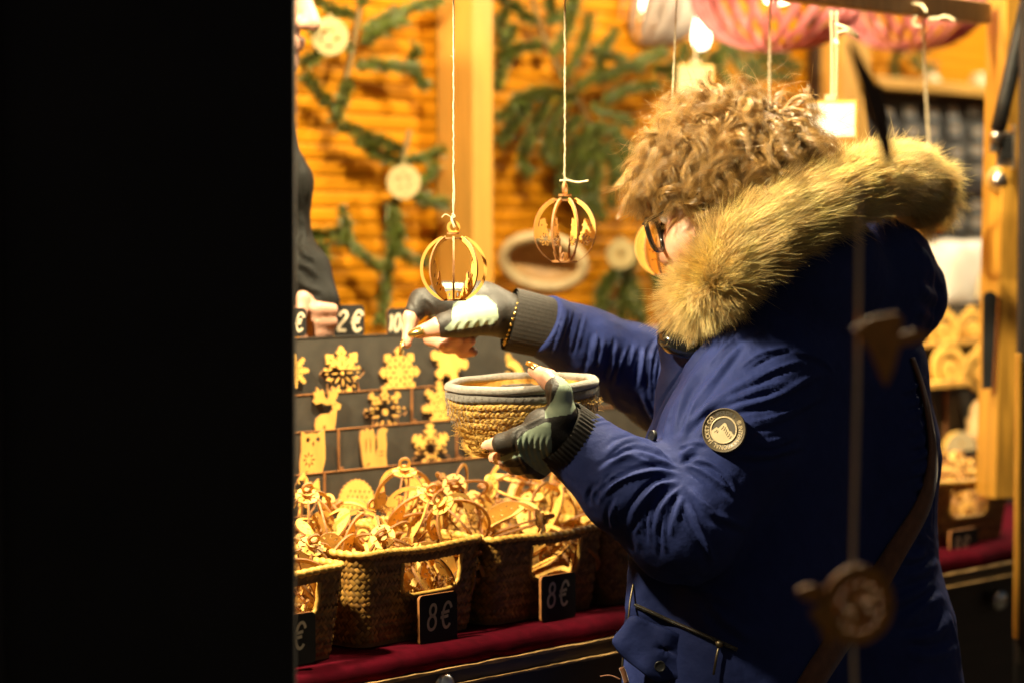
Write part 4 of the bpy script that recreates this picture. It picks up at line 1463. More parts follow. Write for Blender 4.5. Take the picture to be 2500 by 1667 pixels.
# ================================================================== baubles heaped in the baskets
GRP = 'loose wooden baubles heaped in the baskets'
ALLK = [(1,), (2,), (3,), (0, 1), (0, 2), (3, 0)]
def inb(px, py, v, zdir, spin, kinds, label, sc=1.04, **kw):
    c = on_v(px, py, v)
    kw.setdefault('n', 6)
    return bauble(label, c, basis(zdir, spin=spin), kinds, group=GRP, scale=sc, phase=.2, **kw)


# (px, py, v, axis, spin, kinds, label)
heap = [
    (985, 1215, .20, (.05, -.35, 1), .2, (2, 0, 1), 'tall bauble with a bright star-cut cap leaning against the display'),
    (1120, 1205, .16, (-.15, -1, .45), .1, (0,), 'spidery bauble with bare ribs spread like rays, below the held basket'),
    (1255, 1190, .17, (-.8, -.55, .12), .3, (2, 1), 'brown shaded bauble lying on its side just below the glove'),
    (1120, 1280, .10, (-.55, -.5, .75), .9, (2, 0), 'bauble with a large snow crystal at the front of the heap'),
    (1010, 1262, .16, (.5, -.4, .8), .4, (2, 3), 'bauble lying open behind the plaited rim, left in the heaped basket'),
    (1255, 1290, .075, (.9, -.3, .35), .5, (3,), 'solid ribbed bauble at the front rim of the heaped basket'),
    (1335, 1250, .12, (.3, .4, .9), .8, (3, 0), 'broad ribbed bauble at the right of the heap under the sleeve'),
    (1400, 1215, .19, (-.3, .2, .9), .2, (2,), 'bauble at the back right of the heap beside the sleeve'),
    (1060, 1250, .22, (.2, .5, .8), 1.2, (1, 2), 'bauble wedged behind the others in the middle of the heap'),
    (1430, 1275, .09, (.6, -.6, .5), .2, (3, 2), 'bauble at the right front corner of the heaped basket'),
    (1195, 1255, .20, (0, 1, .3), .6, (2,), 'bauble buried under the spidery one'),
    (1310, 1210, .22, (.5, .2, .8), .6, (1,), 'bauble in the back of the heap under the glove'),
    (795, 1300, .20, (-.2, .95, .25), .15, (0, 3), 'wide bauble of pale hoops at the left of the middle basket'),
    (945, 1335, .10, (-.1, -.85, .45), .6, (0, 1), 'bauble showing its disc and ring face on above the front rim'),
    (1010, 1310, .17, (.7, -.2, .6), .2, (1, 0), 'bauble with a bent looking hoop right of the face-on disc'),
    (880, 1325, .16, (.3, .1, 1), .9, (3,), 'flat lying pale bauble in the middle of the open basket'),
    (860, 1290, .26, (-.6, .2, .7), .3, (1,), 'bauble at the back of the open basket below the display'),
    (745, 1265, .26, (.1, -.5, .8), .5, (2, 0), 'bauble at the back left corner next to the black flap'),
    (1040, 1400, .075, (-.5, -.3, .8), .3, (3, 2), 'bauble seen through the big handle hole, left side'),
    (1105, 1405, .085, (.6, -.5, .6), .8, (1, 3), 'bauble seen through the big handle hole, right side'),
    (1070, 1430, .11, (.1, .5, .8), .4, (2,), 'bauble deep behind the big handle hole'),
    (740, 1385, .11, (.3, -.55, .75), .4, (0, 1), 'bauble with its ring upright in the basket at the left edge'),
    (725, 1430, .06, (-.4, -.5, .7), 1.0, (3, 1), 'bauble seen through the handle hole of the leftmost basket'),
    (1330, 1355, .08, (.8, -.2, .5), .2, (3,), 'bauble seen through the handle hole of the heaped basket'),
    (1390, 1365, .075, (-.4, -.6, .6), .7, (2, 3), 'bauble low at the right of the second handle hole'),
    (1520, 1260, .14, (.2, .4, .9), .7, (3,), 'bauble in the dim basket behind the elbow'),
    (960, 1405, .13, (.3, .3, .8), .3, (1,), 'bauble at the bottom of the open basket'),
    (830, 1375, .16, (.5, .5, .6), .3, (1,), 'low bauble by the left wall of the open basket'),
]
for h_ in heap:
    inb(*h_)
far = [(2320, 1150, .16, (.2, -.6, .7), .2, (2,), 'blurred bauble heaped highest in the basket at the far right'), (2370, 1165, .17, (-.4, -.5, .7), .5, (0,), 'blurred bauble beside the post foot in the far right basket'),
       (2310, 1195, .12, (.6, -.2, .6), .2, (1,), 'blurred bauble at the left rim of the far right basket'), (2340, 1255, .09, (.2, -.9, .3), .2, (0,), 'blurred bauble seen through the handle hole at the far right'), (2385, 1250, .10, (-.5, -.7, .3), .6, (3,), 'blurred ringed bauble right in the far handle hole')]
for h_ in far:
    inb(*h_, .92)
# ================================================================== smooth volumes -> one continuous skin
class Vol:
    """signed distance volume, meshed with surface nets"""

    def __init__(self, lo, hi, h):
        self.lo = np.asarray(lo, float)
        self.h = h
        self.n = np.ceil((np.asarray(hi) - self.lo) / h).astype(int) + 1
        self.S = np.full(self.n, .08, np.float32)

    def _sub(self, lo, hi):
        a = np.clip(np.floor((lo - self.lo) / self.h).astype(int), 0, self.n - 1)
        b = np.clip(np.ceil((hi - self.lo) / self.h).astype(int) + 1, 1, self.n)
        sl = tuple(slice(x, y) for x, y in zip(a, b))
        g = [self.lo[i] + self.h * np.arange(a[i], b[i], dtype=np.float32) for i in range(3)]
        return sl, g

    def _mix(self, sl, d, k, sub=False):
        s = self.S[sl]
        d = d.astype(np.float32)
        if sub:
            d = -d
            hh = np.clip(.5 - .5 * (d - s) / k, 0, 1)
            self.S[sl] = np.maximum(s, d) + 0 if k < 1e-5 else (s + (d - s) * (1 - hh)) + k * hh * (1 - hh)
        else:
            hh = np.clip(.5 + .5 * (s - d) / k, 0, 1)
            self.S[sl] = s + (d - s) * hh - k * hh * (1 - hh)

    def cone(self, a, b, ra, rb=None, k=.012, sub=False, flat=None):
        a, b = np.asarray(a, float), np.asarray(b, float)
        rb = ra if rb is None else rb
        m = max(ra, rb) + k + .03
        sl, g = self._sub(np.minimum(a, b) - m, np.maximum(a, b) + m)
        X, Y, Z = np.meshgrid(*g, indexing='ij', sparse=True)
        ab = b - a
        t = ((X - a[0]) * ab[0] + (Y - a[1]) * ab[1] + (Z - a[2]) * ab[2]) / max(ab @ ab, 1e-12)
        t = np.clip(t, 0, 1)
        dx, dy, dz = X - a[0] - t * ab[0], Y - a[1] - t * ab[1], Z - a[2] - t * ab[2]
        if flat is not None:                       # (direction, factor): thinner along direction
            f, q = nrm(flat[0]), flat[1]
            dd = dx * f[0] + dy * f[1] + dz * f[2]
            e = dd * (1 / q - 1)
            dx, dy, dz = dx + e * f[0], dy + e * f[1], dz + e * f[2]
        d = np.sqrt(dx * dx + dy * dy + dz * dz) - (ra + (rb - ra) * t)
        self._mix(sl, d, k, sub)
        return self

    def chain(self, pts, rs, k=.008, **kw):
        for i in range(len(pts) - 1):
            self.cone(pts[i], pts[i + 1], rs[i], rs[i + 1], k, **kw)
        return self

    def ell(self, c, r, ax=None, k=.015, sub=False):
        c = np.asarray(c, float)
        ax = np.eye(3) if ax is None else np.asarray(ax)
        r = np.asarray(r, float)
        m = r.max() + k + .03
        sl, g = self._sub(c - m, c + m)
        X, Y, Z = np.meshgrid(*g, indexing='ij', sparse=True)
        X, Y, Z = X - c[0], Y - c[1], Z - c[2]
        q = [(X * ax[i][0] + Y * ax[i][1] + Z * ax[i][2]) / r[i] for i in range(3)]
        k0 = np.sqrt(q[0] ** 2 + q[1] ** 2 + q[2] ** 2)
        k1 = np.sqrt((q[0] / r[0]) ** 2 + (q[1] / r[1]) ** 2 + (q[2] / r[2]) ** 2) + 1e-6
        self._mix(sl, k0 * (k0 - 1) / k1, k, sub)
        return self

    def plane(self, p, n, rad):
        """cut everything beyond the plane, within a ball of the given radius"""
        p, n = np.asarray(p, float), nrm(n)
        sl, g = self._sub(p - rad, p + rad)
        X, Y, Z = np.meshgrid(*g, indexing='ij', sparse=True)
        X, Y, Z = X - p[0], Y - p[1], Z - p[2]
        d = (X * n[0] + Y * n[1] + Z * n[2]).astype(np.float32)
        s = self.S[sl]
        self.S[sl] = np.where(X * X + Y * Y + Z * Z < rad * rad, np.maximum(s, d), s)
        return self

    def mesh(self):
        S, h = self.S, self.h
        I = S < 0
        n = np.array(S.shape)
        c = np.zeros(n - 1, np.int8)
        for dx in (0, 1):
            for dy in (0, 1):
                for dz in (0, 1):
                    c += I[dx:n[0] - 1 + dx, dy:n[1] - 1 + dy, dz:n[2] - 1 + dz]
        act = np.argwhere((c > 0) & (c < 8))
        idx = np.full(n - 1, -1, np.int32)
        idx[tuple(act.T)] = np.arange(len(act))
        corner = {}
        for dx in (0, 1):
            for dy in (0, 1):
                for dz in (0, 1):
                    corner[dx, dy, dz] = S[act[:, 0] + dx, act[:, 1] + dy, act[:, 2] + dz].astype(np.float64)
        P = np.zeros((len(act), 3))
        W = np.zeros(len(act))
        ks = list(corner)
        for a in ks:
            for ax in range(3):
                if a[ax]: continue
                b = list(a); b[ax] = 1; b = tuple(b)
                sa, sb = corner[a], corner[b]
                x = (sa < 0) != (sb < 0)
                t = np.where(x, sa / np.where(x, sa - sb, 1), 0)
                q = np.array(a, float)[None] + np.eye(3)[ax][None] * t[:, None]
                P += q * x[:, None]
                W += x
        V = self.lo + (act + P / W[:, None]) * h
        F = []
        for ax in range(3):
            o1, o2 = [(1, 2), (2, 0), (0, 1)][ax]
            sa = [slice(None)] * 3; sb = [slice(None)] * 3
            sa[ax] = slice(0, -1); sb[ax] = slice(1, None)
            A, B = I[tuple(sa)], I[tuple(sb)]
            e = np.argwhere(A != B)
            e = e[(e[:, o1] > 0) & (e[:, o2] > 0) & (e[:, o1] < n[o1] - 1) & (e[:, o2] < n[o2] - 1)]
            flip = A[tuple(e.T)]
            q = []
            for (d1, d2) in ((-1, -1), (0, -1), (0, 0), (-1, 0)):
                z = e.copy()
                z[:, o1] += d1; z[:, o2] += d2
                q.append(idx[tuple(z.T)])
            q = np.stack(q, -1)
            q[~flip] = q[~flip][:, ::-1]
            F.append(q)
        F = np.concatenate(F)
        F = F[(F >= 0).all(1)]
        return V, F


def vnormals(V, F):
    fn = np.cross(V[F[:, 2]] - V[F[:, 0]], V[F[:, 3]] - V[F[:, 1]])
    N = np.zeros_like(V)
    for k in range(4):
        np.add.at(N, F[:, k], fn)
    return N / (np.linalg.norm(N, axis=1, keepdims=True) + 1e-15)


def relax(V, F, it=2, lam=.5):
    """a little smoothing over the grid steps"""
    E = np.concatenate([F[:, [0, 1]], F[:, [1, 2]], F[:, [2, 3]], F[:, [3, 0]]])
    for _ in range(it):
        A = np.zeros_like(V); c = np.zeros(len(V))
        np.add.at(A, E[:, 0], V[E[:, 1]]); np.add.at(c, E[:, 0], 1)
        V = V + lam * (A / np.maximum(c, 1)[:, None] - V)
    return V


def folds(V, N, strokes, dmin, dmax, grow=1.0):
    """press creases into a cloth surface: each stroke = (points, width, amp); amp > 0 a ridge with a valley beside it"""
    Q = proj(V)
    face = np.clip((-(N @ CF) + .25) / .4, 0, 1) * ((Q[:, 2] > dmin) & (Q[:, 2] < dmax))
    D = np.zeros(len(V))
    for pts, wd, amp in strokes:
        P = smooth_curve([(x, y, 0) for x, y in pts], 8 * len(pts))[:, :2]
        lo, hi = P.min(0) - wd * 4, P.max(0) + wd * 4
        m = np.where((Q[:, 0] > lo[0]) & (Q[:, 0] < hi[0]) & (Q[:, 1] > lo[1]) & (Q[:, 1] < hi[1]) & (face > 0))[0]
        if not len(m): continue
        X = Q[m, :2]
        best = np.full(len(m), 1e9); sd = np.zeros(len(m)); par = np.zeros(len(m))
        L = np.concatenate([[0], np.cumsum(np.linalg.norm(np.diff(P, axis=0), axis=1))])
        for i in range(len(P) - 1):
            a, b = P[i], P[i + 1]
            ab = b - a
            t = np.clip(((X - a) @ ab) / max(ab @ ab, 1e-9), 0, 1)
            r = X - a - t[:, None] * ab
            d = np.hypot(r[:, 0], r[:, 1])
            u = d < best
            best = np.where(u, d, best)
            sd = np.where(u, np.sign(ab[0] * r[:, 1] - ab[1] * r[:, 0]) * d, sd)
            par = np.where(u, (L[i] + t * (L[i + 1] - L[i])) / L[-1], par)
        tp = np.clip(np.minimum(par, 1 - par) * 4, 0, 1) ** .8
        tp = np.where((par <= 0) | (par >= 1), 0, tp) if False else tp
        x = sd / wd
        prof = np.exp(-x * x) - .75 * np.exp(-((x - 1.7) / .9) ** 2)
        D[m] += amp * prof * tp * face[m]
    return V + N * D[:, None] * grow


def fbm(V, freq, seed=0, oct_=3):
    """cheap smooth noise from sines in random directions"""
    rg = np.random.default_rng(seed)
    out = np.zeros(len(V)); a = 1.0
    for o in range(oct_):
        for _ in range(5):
            d = rg.normal(0, 1, 3); d /= np.linalg.norm(d)
            out += a * np.sin(V @ d * freq * rg.uniform(.7, 1.4) + rg.uniform(0, 6.28)) / 5
        a *= .5; freq *= 2.1
    return out


def strands(G, rad, n=3):
    """G (N,S,3) guide lines -> thin tubes as one array mesh"""
    Nn, S = G.shape[:2]
    T = np.gradient(G, axis=1)
    T /= np.linalg.norm(T, axis=2, keepdims=True) + 1e-12
    ref = np.array([.31, -.62, .72])
    A = np.cross(T, ref); A /= np.linalg.norm(A, axis=2, keepdims=True) + 1e-12
    B = np.cross(T, A)
    rad = np.broadcast_to(rad, (Nn, S))
    th = np.arange(n) / n * 2 * pi
    V = G[:, :, None] + (A[:, :, None] * np.cos(th)[None, None, :, None] + B[:, :, None] * np.sin(th)[None, None, :, None]) * rad[:, :, None, None]
    V = V.reshape(-1, 3)
    i = np.arange(Nn)[:, None, None] * S * n
    s = np.arange(S - 1)[None, :, None] * n
    j = np.arange(n)[None, None, :]
    j2 = (j + 1) % n
    F = np.stack([i + s + j, i + s + j2, i + s + n + j2, i + s + n + j], -1).reshape(-1, 4)
    return V, F
# ================================================================== CUSTOMER
M['skin'] = mat('skin', (.62, .33, .22), .45, .12, 60, .15, 500)
M['skin'].node_tree.nodes['Principled BSDF'].inputs['Subsurface Weight'].default_value = .25
M['skin'].node_tree.nodes['Principled BSDF'].inputs['Subsurface Radius'].default_value = (.012, .004, .002)
M['navy'] = mat('navy_cloth', (.018, .028, .118), .7, .10, 40, .5, 120, dist=.0016, spec=.14)
M['leather'] = mat('black_leather', (.018, .015, .012), .55, .25, 80, .35, 500)
M['mint'] = mat('mint_fabric', (.31, .385, .29), .85, .08, 90, .15, 1500, spec=.1)
M['knit'] = mat('charcoal_knit', (.024, .020, .016), .9, .3, 300, .5, 900, sheen=.08)
M['fur'] = mat('fur', (.98, .76, .38), .45, .10, 30, island=.26, trans=.52)
M['fur_base'] = mat('fur_base', (.60, .44, .15), .9, .3, 60)
M['hair'] = mat('curly_hair', (.36, .205, .058), .30, .25, 20, island=.5, trans=.16, spec=.7)
M['hair_base'] = mat('hair_base', (.12, .06, .02), .8, .3, 60)
M['gloss_black'] = mat('black_acetate', (.012, .012, .012), .15, .1, 20, coat=.5)
M['gold'] = mat('gold', (.72, .52, .16), .22, .1, 60, metal=1)
M['nail'] = mat('gold_nail', (.55, .38, .10), .12, .1, 60, metal=.9, coat=.8)
M['badge'] = mat('badge_rubber', (.085, .066, .040), .45, .1, 40)
M['badge_lt'] = mat('badge_raised', (.50, .40, .24), .40, .1, 40)
M['badge_dk'] = mat('badge_ink', (.05, .042, .032), .6, .1, 40)
M['strap'] = mat('brown_suede', (.15, .055, .022), .8, .25, 80, .3, 600, sheen=.3)
gm, gnt, gbs = new_mat('lens')
gt = gnt.nodes.new('ShaderNodeBsdfTransparent'); gg = gnt.nodes.new('ShaderNodeBsdfGlossy'); gx = gnt.nodes.new('ShaderNodeMixShader')
gg.inputs['Roughness'].default_value = .02; gx.inputs[0].default_value = .07
gnt.links.new(gt.outputs[0], gx.inputs[1]); gnt.links.new(gg.outputs[0], gx.inputs[2]); gnt.links.new(gx.outputs[0], gnt.nodes['Material Output'].inputs['Surface'])
M['lens'] = gm

person = thing('person', 'person with curly hair and glasses in a navy fur-hooded coat choosing ornaments, holding a basket', 'person', (.36, 3.12, 0))

# ---- head frame
HC = at(1796, 466, 3.03)
FD = nrm([-.85, .44, -.28])
SD = nrm(np.cross(AZ, FD)); SD = SD if SD[1] < 0 else -SD
HU = np.cross(FD, SD); HU = HU if HU[2] > 0 else -HU


def hp(f, s, u):
    return HC + FD * f + SD * s + HU * u


body = Vol([-.20, 2.80, .42], [.72, 3.55, 1.72], .0036)
HA = [FD, SD, HU]
body.ell(HC + HU * .010, (.093, .073, .088), HA, .02)
body.ell(hp(.035, 0, -.045), (.060, .060, .070), HA, .03)
body.cone(hp(.055, .018, -.095), hp(.055, -.018, -.095), .024, .024, .03)
body.cone(hp(.075, 0, -.105), hp(.070, 0, -.11), .018, .018, .02)
body.cone(hp(.095, 0, -.018), hp(.112, 0, -.054), .009, .0115, .012)      # nose
body.cone(hp(.102, .011, -.058), hp(.102, -.011, -.058), .007, .007, .006)
body.cone(hp(.097, .016, -.083), hp(.097, -.016, -.083), .0055, .0055, .005)   # lips
body.cone(hp(.095, .014, -.090), hp(.095, -.014, -.090), .006, .006, .005)
body.cone(hp(.088, .032, .008), hp(.094, .012, .010), .007, .007, .012)   # brows
body.cone(hp(.088, -.032, .008), hp(.094, -.012, .010), .007, .007, .012)
body.cone(hp(.062, .045, -.045), hp(.075, .034, -.05), .020, .020, .02)    # cheeks
body.cone(hp(.062, -.045, -.045), hp(.075, -.034, -.05), .020, .020, .02)
body.cone(hp(-.008, .075, -.005), hp(-.004, .076, -.040), .011, .008, .006)   # ears
body.cone(hp(-.008, -.075, -.005), hp(-.004, -.076, -.040), .011, .008, .006)
neck = at(1930, 850, 3.17)
body.cone(hp(-.03, 0, -.07), neck, .050, .048, .02)
# trunk and limbs inside the coat
WL = at(1400, 1080, 2.945)
WR = at(1255, 778, 3.225)
ELB = at(1672, 1268, 2.955)
ELR = at(1640, 935, 3.33)
SHL = at(1850, 910, 3.05); SHR = at(2010, 900, 3.27)
body.cone(neck, at(1930, 1400, 3.15), .055, .09, .03)
body.cone(at(1930, 1400, 3.15), at(1930, 1800, 3.15), .10, .12, .03)
body.cone(SHL, SHR, .05, .05, .03)
body.chain([SHL, ELB, WL], [.045, .038, .026], .02)
body.chain([SHR, ELR, WR], [.045, .038, .026], .02)
for sgn, lx in ((-1, 1850), (1, 2030)):
    hip = at(lx, 1760, 3.15)
    body.cone(hip, [hip[0], hip[1], .50], .085, .06, .03)
# left hand: thumb over the rim, fingers spread under the basket
PLM = at(1332, 1050, 2.932)
body.cone(WL, PLM, .024, .027, .012)
THB, THK, THM, THT = at(1372, 1015, 2.925), at(1364, 952, 2.922), at(1338, 924, 2.940), at(1304, 905, 2.957)
body.chain([PLM, THB, THK, THM, THT], [.022, .016, .0125, .0115, .0085], .006)
I_ = [at(1330, 1048, 2.925), at(1268, 1070, 2.925), at(1222, 1082, 2.938), at(1188, 1088, 2.955)]
body.chain(I_, [.016, .0115, .0105, .0075], .005)
Mi = [at(1330, 1078, 2.93), at(1275, 1105, 2.935), at(1235, 1118, 2.955), at(1205, 1117, 2.985)]
body.chain(Mi, [.015, .0115, .0105, .0075], .004)
Ri = [at(1335, 1100, 2.94), at(1290, 1130, 2.950), at(1255, 1138, 2.975), at(1230, 1132, 3.005)]
body.chain(Ri, [.015, .011, .010, .0075], .004)
Pi_ = [at(1345, 1115, 2.95), at(1315, 1145, 2.965), at(1288, 1150, 2.99), at(1262, 1142, 3.015)]
body.chain(Pi_, [.013, .0095, .0085, .0065], .004)
# right hand: reaching down to pick
RP = at(1175, 752, 3.225)
body.cone(WR, RP, .025, .030, .012)
RK = at(1085, 735, 3.235)
body.cone(RP, RK, .030, .022, .012)
Ix = [RK, at(1030, 738, 3.235), at(1004, 775, 3.225), at(993, 838, 3.215)]
body.chain(Ix, [.019, .0125, .0105, .0070], .006)
Th = [at(1200, 775, 3.205), at(1130, 785, 3.185), at(1075, 797, 3.180), at(1022, 812, 3.185)]
body.chain(Th, [.021, .0165, .0130, .0085], .006)
Md = [at(1110, 765, 3.245), at(1060, 790, 3.250), at(1052, 825, 3.235), at(1085, 838, 3.220), at(1120, 826, 3.212)]
body.chain(Md, [.016, .012, .0105, .0095, .007], .004)
Rg = [at(1135, 780, 3.25), at(1090, 815, 3.255), at(1092, 845, 3.240), at(1125, 848, 3.222), at(1150, 832, 3.214)]
body.chain(Rg, [.015, .0115, .010, .009, .007], .004)
Pk = [at(1160, 790, 3.25), at(1125, 835, 3.258), at(1130, 858, 3.245), at(1155, 858, 3.232)]
body.chain(Pk, [.013, .010, .009, .007], .004)
bv, bf = body.mesh()
part('body', (relax(bv, bf, 1), bf, None, None), M['skin'], person, smooth=True)
for s_ in (1, -1):
    eye = MB().lathe([(.0, .0125), (.004, .0119), (.008, .0096), (.0112, .0056), (.0125, 0), (.0112, -.0056), (.008, -.0096), (.0, -.0125)], hp(.083, s_ * .031, -.008), 20, [SD, HU, FD])
    part('eye', eye, M['card_white'], person)


def nail(c, ax, up, l, w_, th=.0014):
    a = nrm(ax); u = nrm(np.asarray(up) - a * (np.asarray(up) @ a)); b = np.cross(a, u)
    G = []
    for x in np.linspace(-1, 1, 9):
        wdt = w_ * math.sqrt(max(0, 1 - max(0, x * .98) ** 2.4)) * (1 if x > -.6 else .92)
        G.append([c + a * x * l / 2 + b * y * wdt / 2 + u * (th * 2.2 * (1 - y * y) - th * .8 * x * x) for y in np.linspace(-1, 1, 7)])
    o_ = part('fingernail', MB().grid(np.array(G)), M['nail'], person)
    md = o_.modifiers.new('t', 'SOLIDIFY'); md.thickness = .0009
nail(THT + nrm(THT - THM) * .004 + CU * .0052 - CF * .004, THT - THM, CU * .8 - CF * .45, .019, .0115)
nail(I_[3] + nrm(I_[3] - I_[2]) * .001 - CU * .005 - CF * .003, I_[3] - I_[2], -CU * .8 - CF * .5, .012, .009)
nail(Th[3] + nrm(Th[3] - Th[2]) * .003 + CU * .001 - CF * .008, Th[3] - Th[2], CU * .45 - CF * .8, .022, .0125)
nail(Ix[3] + nrm(Ix[3] - Ix[2]) * .006 - CR * .005 - CF * .002, Ix[3] - Ix[2], -CR * .9 - CF * .3, .020, .009)

# ---- gloves: fingerless, black leather and mint fabric
def in_poly(Q, poly):
    x, y = Q[:, 0], Q[:, 1]
    res = np.zeros(len(Q), bool)
    k = len(poly)
    for i in range(k):
        x0, y0 = poly[i]; x1, y1 = poly[(i + 1) % k]
        c = (y0 > y) != (y1 > y)
        with np.errstate(divide='ignore', invalid='ignore'):
            res ^= c & (x < (x1 - x0) * (y - y0) / (y1 - y0 + 1e-12) + x0)
    return res


def cutoff(a, b, u):
    return a + (b - a) * u


gl = Vol([-.08, 2.86, 1.08], [.13, 3.06, 1.32], .0014)
e = .0016
gl.cone(WL + (WL - PLM) * .35, PLM, .0275, .0285, .012)
gl.chain([PLM, THB, cutoff(THB, THK, .9), cutoff(THK, THM, .25)], [.0236, .0178, .0150, .0136], .006)
gl.chain([I_[0], I_[1], cutoff(I_[1], I_[2], .92)], [.0178, .0140, .0130], .006)
gl.chain([Mi[0], Mi[1], cutoff(Mi[1], Mi[2], .75)], [.017, .0134, .0126], .004)
gl.chain([Ri[0], Ri[1], cutoff(Ri[1], Ri[2], .7)], [.017, .0130, .0120], .004)
gl.chain([Pi_[0], Pi_[1], cutoff(Pi_[1], Pi_[2], .6)], [.015, .0116, .0104], .004)
gv, gf = gl.mesh()
gv = relax(gv, gf, 1)
gn = vnormals(gv, gf)
wr = []
for k in range(6):
    x = 1268 + k * 14
    wr.append(([(x + 6, 1052 + k * 2), (x - 2, 1085), (x + 6, 1120), (x + 26, 1150)], 5, .0016))
wr += [([(1262, 1095), (1300, 1090), (1340, 1100)], 4, .001), ([(1350, 935), (1345, 980), (1333, 1010)], 4, .0012), ([(1330, 1015), (1290, 1035), (1240, 1060), (1200, 1080)][:3], 4, .0012)]
gv = folds(gv, gn, wr, 2.8, 3.0)
fc = proj(gv[gf].mean(1))
p1 = [(1347, 905), (1372, 912), (1420, 975), (1395, 1010), (1332, 1020), (1330, 1003), (1352, 972), (1366, 938)]
p2 = [(1262, 1075), (1285, 1052), (1330, 1030), (1345, 1030), (1350, 1170), (1310, 1150), (1280, 1125), (1270, 1112), (1225, 1128), (1214, 1118), (1266, 1098)]
mi = np.where(in_poly(fc, p1) | in_poly(fc, p2), 1, 0)
part('glove', (gv, gf, mi, None), [M['leather'], M['mint']], person, smooth=True)
gr = Vol([-.18, 3.10, 1.29], [.04, 3.32, 1.45], .0015)
gr.cone(at(1240, 772, 3.225), RP, .031, .0335, .012)
gr.cone(RP, RK, .0335, .026, .012)
gr.chain([RK, at(1030, 736, 3.235), cutoff(Ix[1], Ix[2], .62)], [.024, .0165, .0142], .006)
gr.chain([Th[0], Th[1], cutoff(Th[1], Th[2], .78)], [.0245, .0195, .0172], .008)
gr.chain([Md[0], cutoff(Md[0], Md[1], .8)], [.018, .0148], .004)
gr.chain([Rg[0], cutoff(Rg[0], Rg[1], .7)], [.018, .0140], .004)
gr.chain([Pk[0], cutoff(Pk[0], Pk[1], .6)], [.016, .0125], .004)
rv, rf_ = gr.mesh()
rv = relax(rv, rf_, 1)
rn = vnormals(rv, rf_)
rv = folds(rv, rn, [([(1105 + 22 * k, 810), (1112 + 22 * k, 795), (1122 + 22 * k, 780)], 4, .0012) for k in range(5)] + [([(1010, 735), (1020, 760), (1018, 780)], 5, .001), ([(1035, 725), (1060, 750), (1065, 775)], 5, .001)], 3.1, 3.4)
fc = proj(rv[rf_].mean(1))
q1 = [(1106, 745), (1140, 722), (1185, 722), (1212, 745), (1218, 775), (1208, 790), (1150, 800), (1095, 808), (1084, 803), (1103, 785)]
q2 = [(1080, 692), (1130, 692), (1130, 704), (1085, 704)]
q3 = [(1035, 775), (1065, 768), (1055, 780), (1032, 788)]
mi = np.where(in_poly(fc, q1) | in_poly(fc, q2) | in_poly(fc, q3), 1, 0)
part('glove', (rv, rf_, mi, None), [M['leather'], M['mint']], person, smooth=True)

# ---- bracelet
bb = MB()
axw = nrm(WR - RP)
u1 = nrm(np.cross(axw, AZ)); u2 = np.cross(axw, u1)
BC = at(1253, 778, 3.225)
for k in range(30):
    a = k / 30 * 2 * pi
    c = BC + (u1 * cos(a) + u2 * sin(a) * 1.25) * .0285
    bb.lathe([(.0, .0028), (.002, .002), (.0028, 0), (.002, -.002), (.0, -.0028)], c, 8)
part('bracelet', bb, M['gold'], person)

# ---- coat
ct = Vol([-.05, 2.74, .80], [.66, 3.52, 1.52], .0027)
tl_, tr2 = [], []
for (yl, xl, rl, xr, rr_) in ((950, 1862, .110, 2058, .112), (1120, 1850, .122, 2070, .115), (1300, 1835, .122, 2062, .112), (1420, 1812, .128, 2052, .118), (1560, 1800, .136, 2085, .128), (1720, 1790, .145, 2110, .135)):
    tl_.append((at(xl, yl, 3.09), rl)); tr2.append((at(xr, yl, 3.20), rr_))
for T_ in (tl_, tr2):
    ct.chain([p for p, _ in T_], [r for _, r in T_], .035)
ct.cone(at(1905, 900, 3.10), at(2040, 880, 3.22), .105, .105, .04)
ct.chain([at(1850, 775, 3.05), at(1920, 705, 3.058), at(2000, 660, 3.085)], [.062, .078, .078], .03)
ct.cone(at(1900, 775, 3.13), at(2030, 745, 3.17), .088, .085, .03)
ct.cone(at(1790, 860, 3.07), at(1960, 790, 3.16), .055, .085, .04)
# left arm
CUFL = at(1413, 1088, 2.955)
ELo = at(1668, 1275, 2.945)
ct.chain([at(1862, 905, 3.035), at(1775, 1080, 2.985), ELo], [.088, .082, .073], .022)
ct.chain([ELo, at(1540, 1190, 2.94), CUFL], [.070, .058, .046], .018)
# right arm
CUFR = at(1318, 788, 3.225)
ct.chain([at(1990, 900, 3.27), at(1640, 940, 3.335), at(1530, 890, 3.305), at(1430, 845, 3.265), CUFR], [.085, .068, .055, .049, .042], .02)
# front placket, collar
ct.chain([at(1668, 850, 3.08), at(1652, 960, 3.06), at(1625, 1090, 3.03), at(1600, 1300, 3.02), at(1585, 1480, 3.02)], [.026, .022, .022, .03, .03], .02)
ct.cone(at(1700, 800, 3.07), at(1800, 690, 3.10), .045, .06, .03)
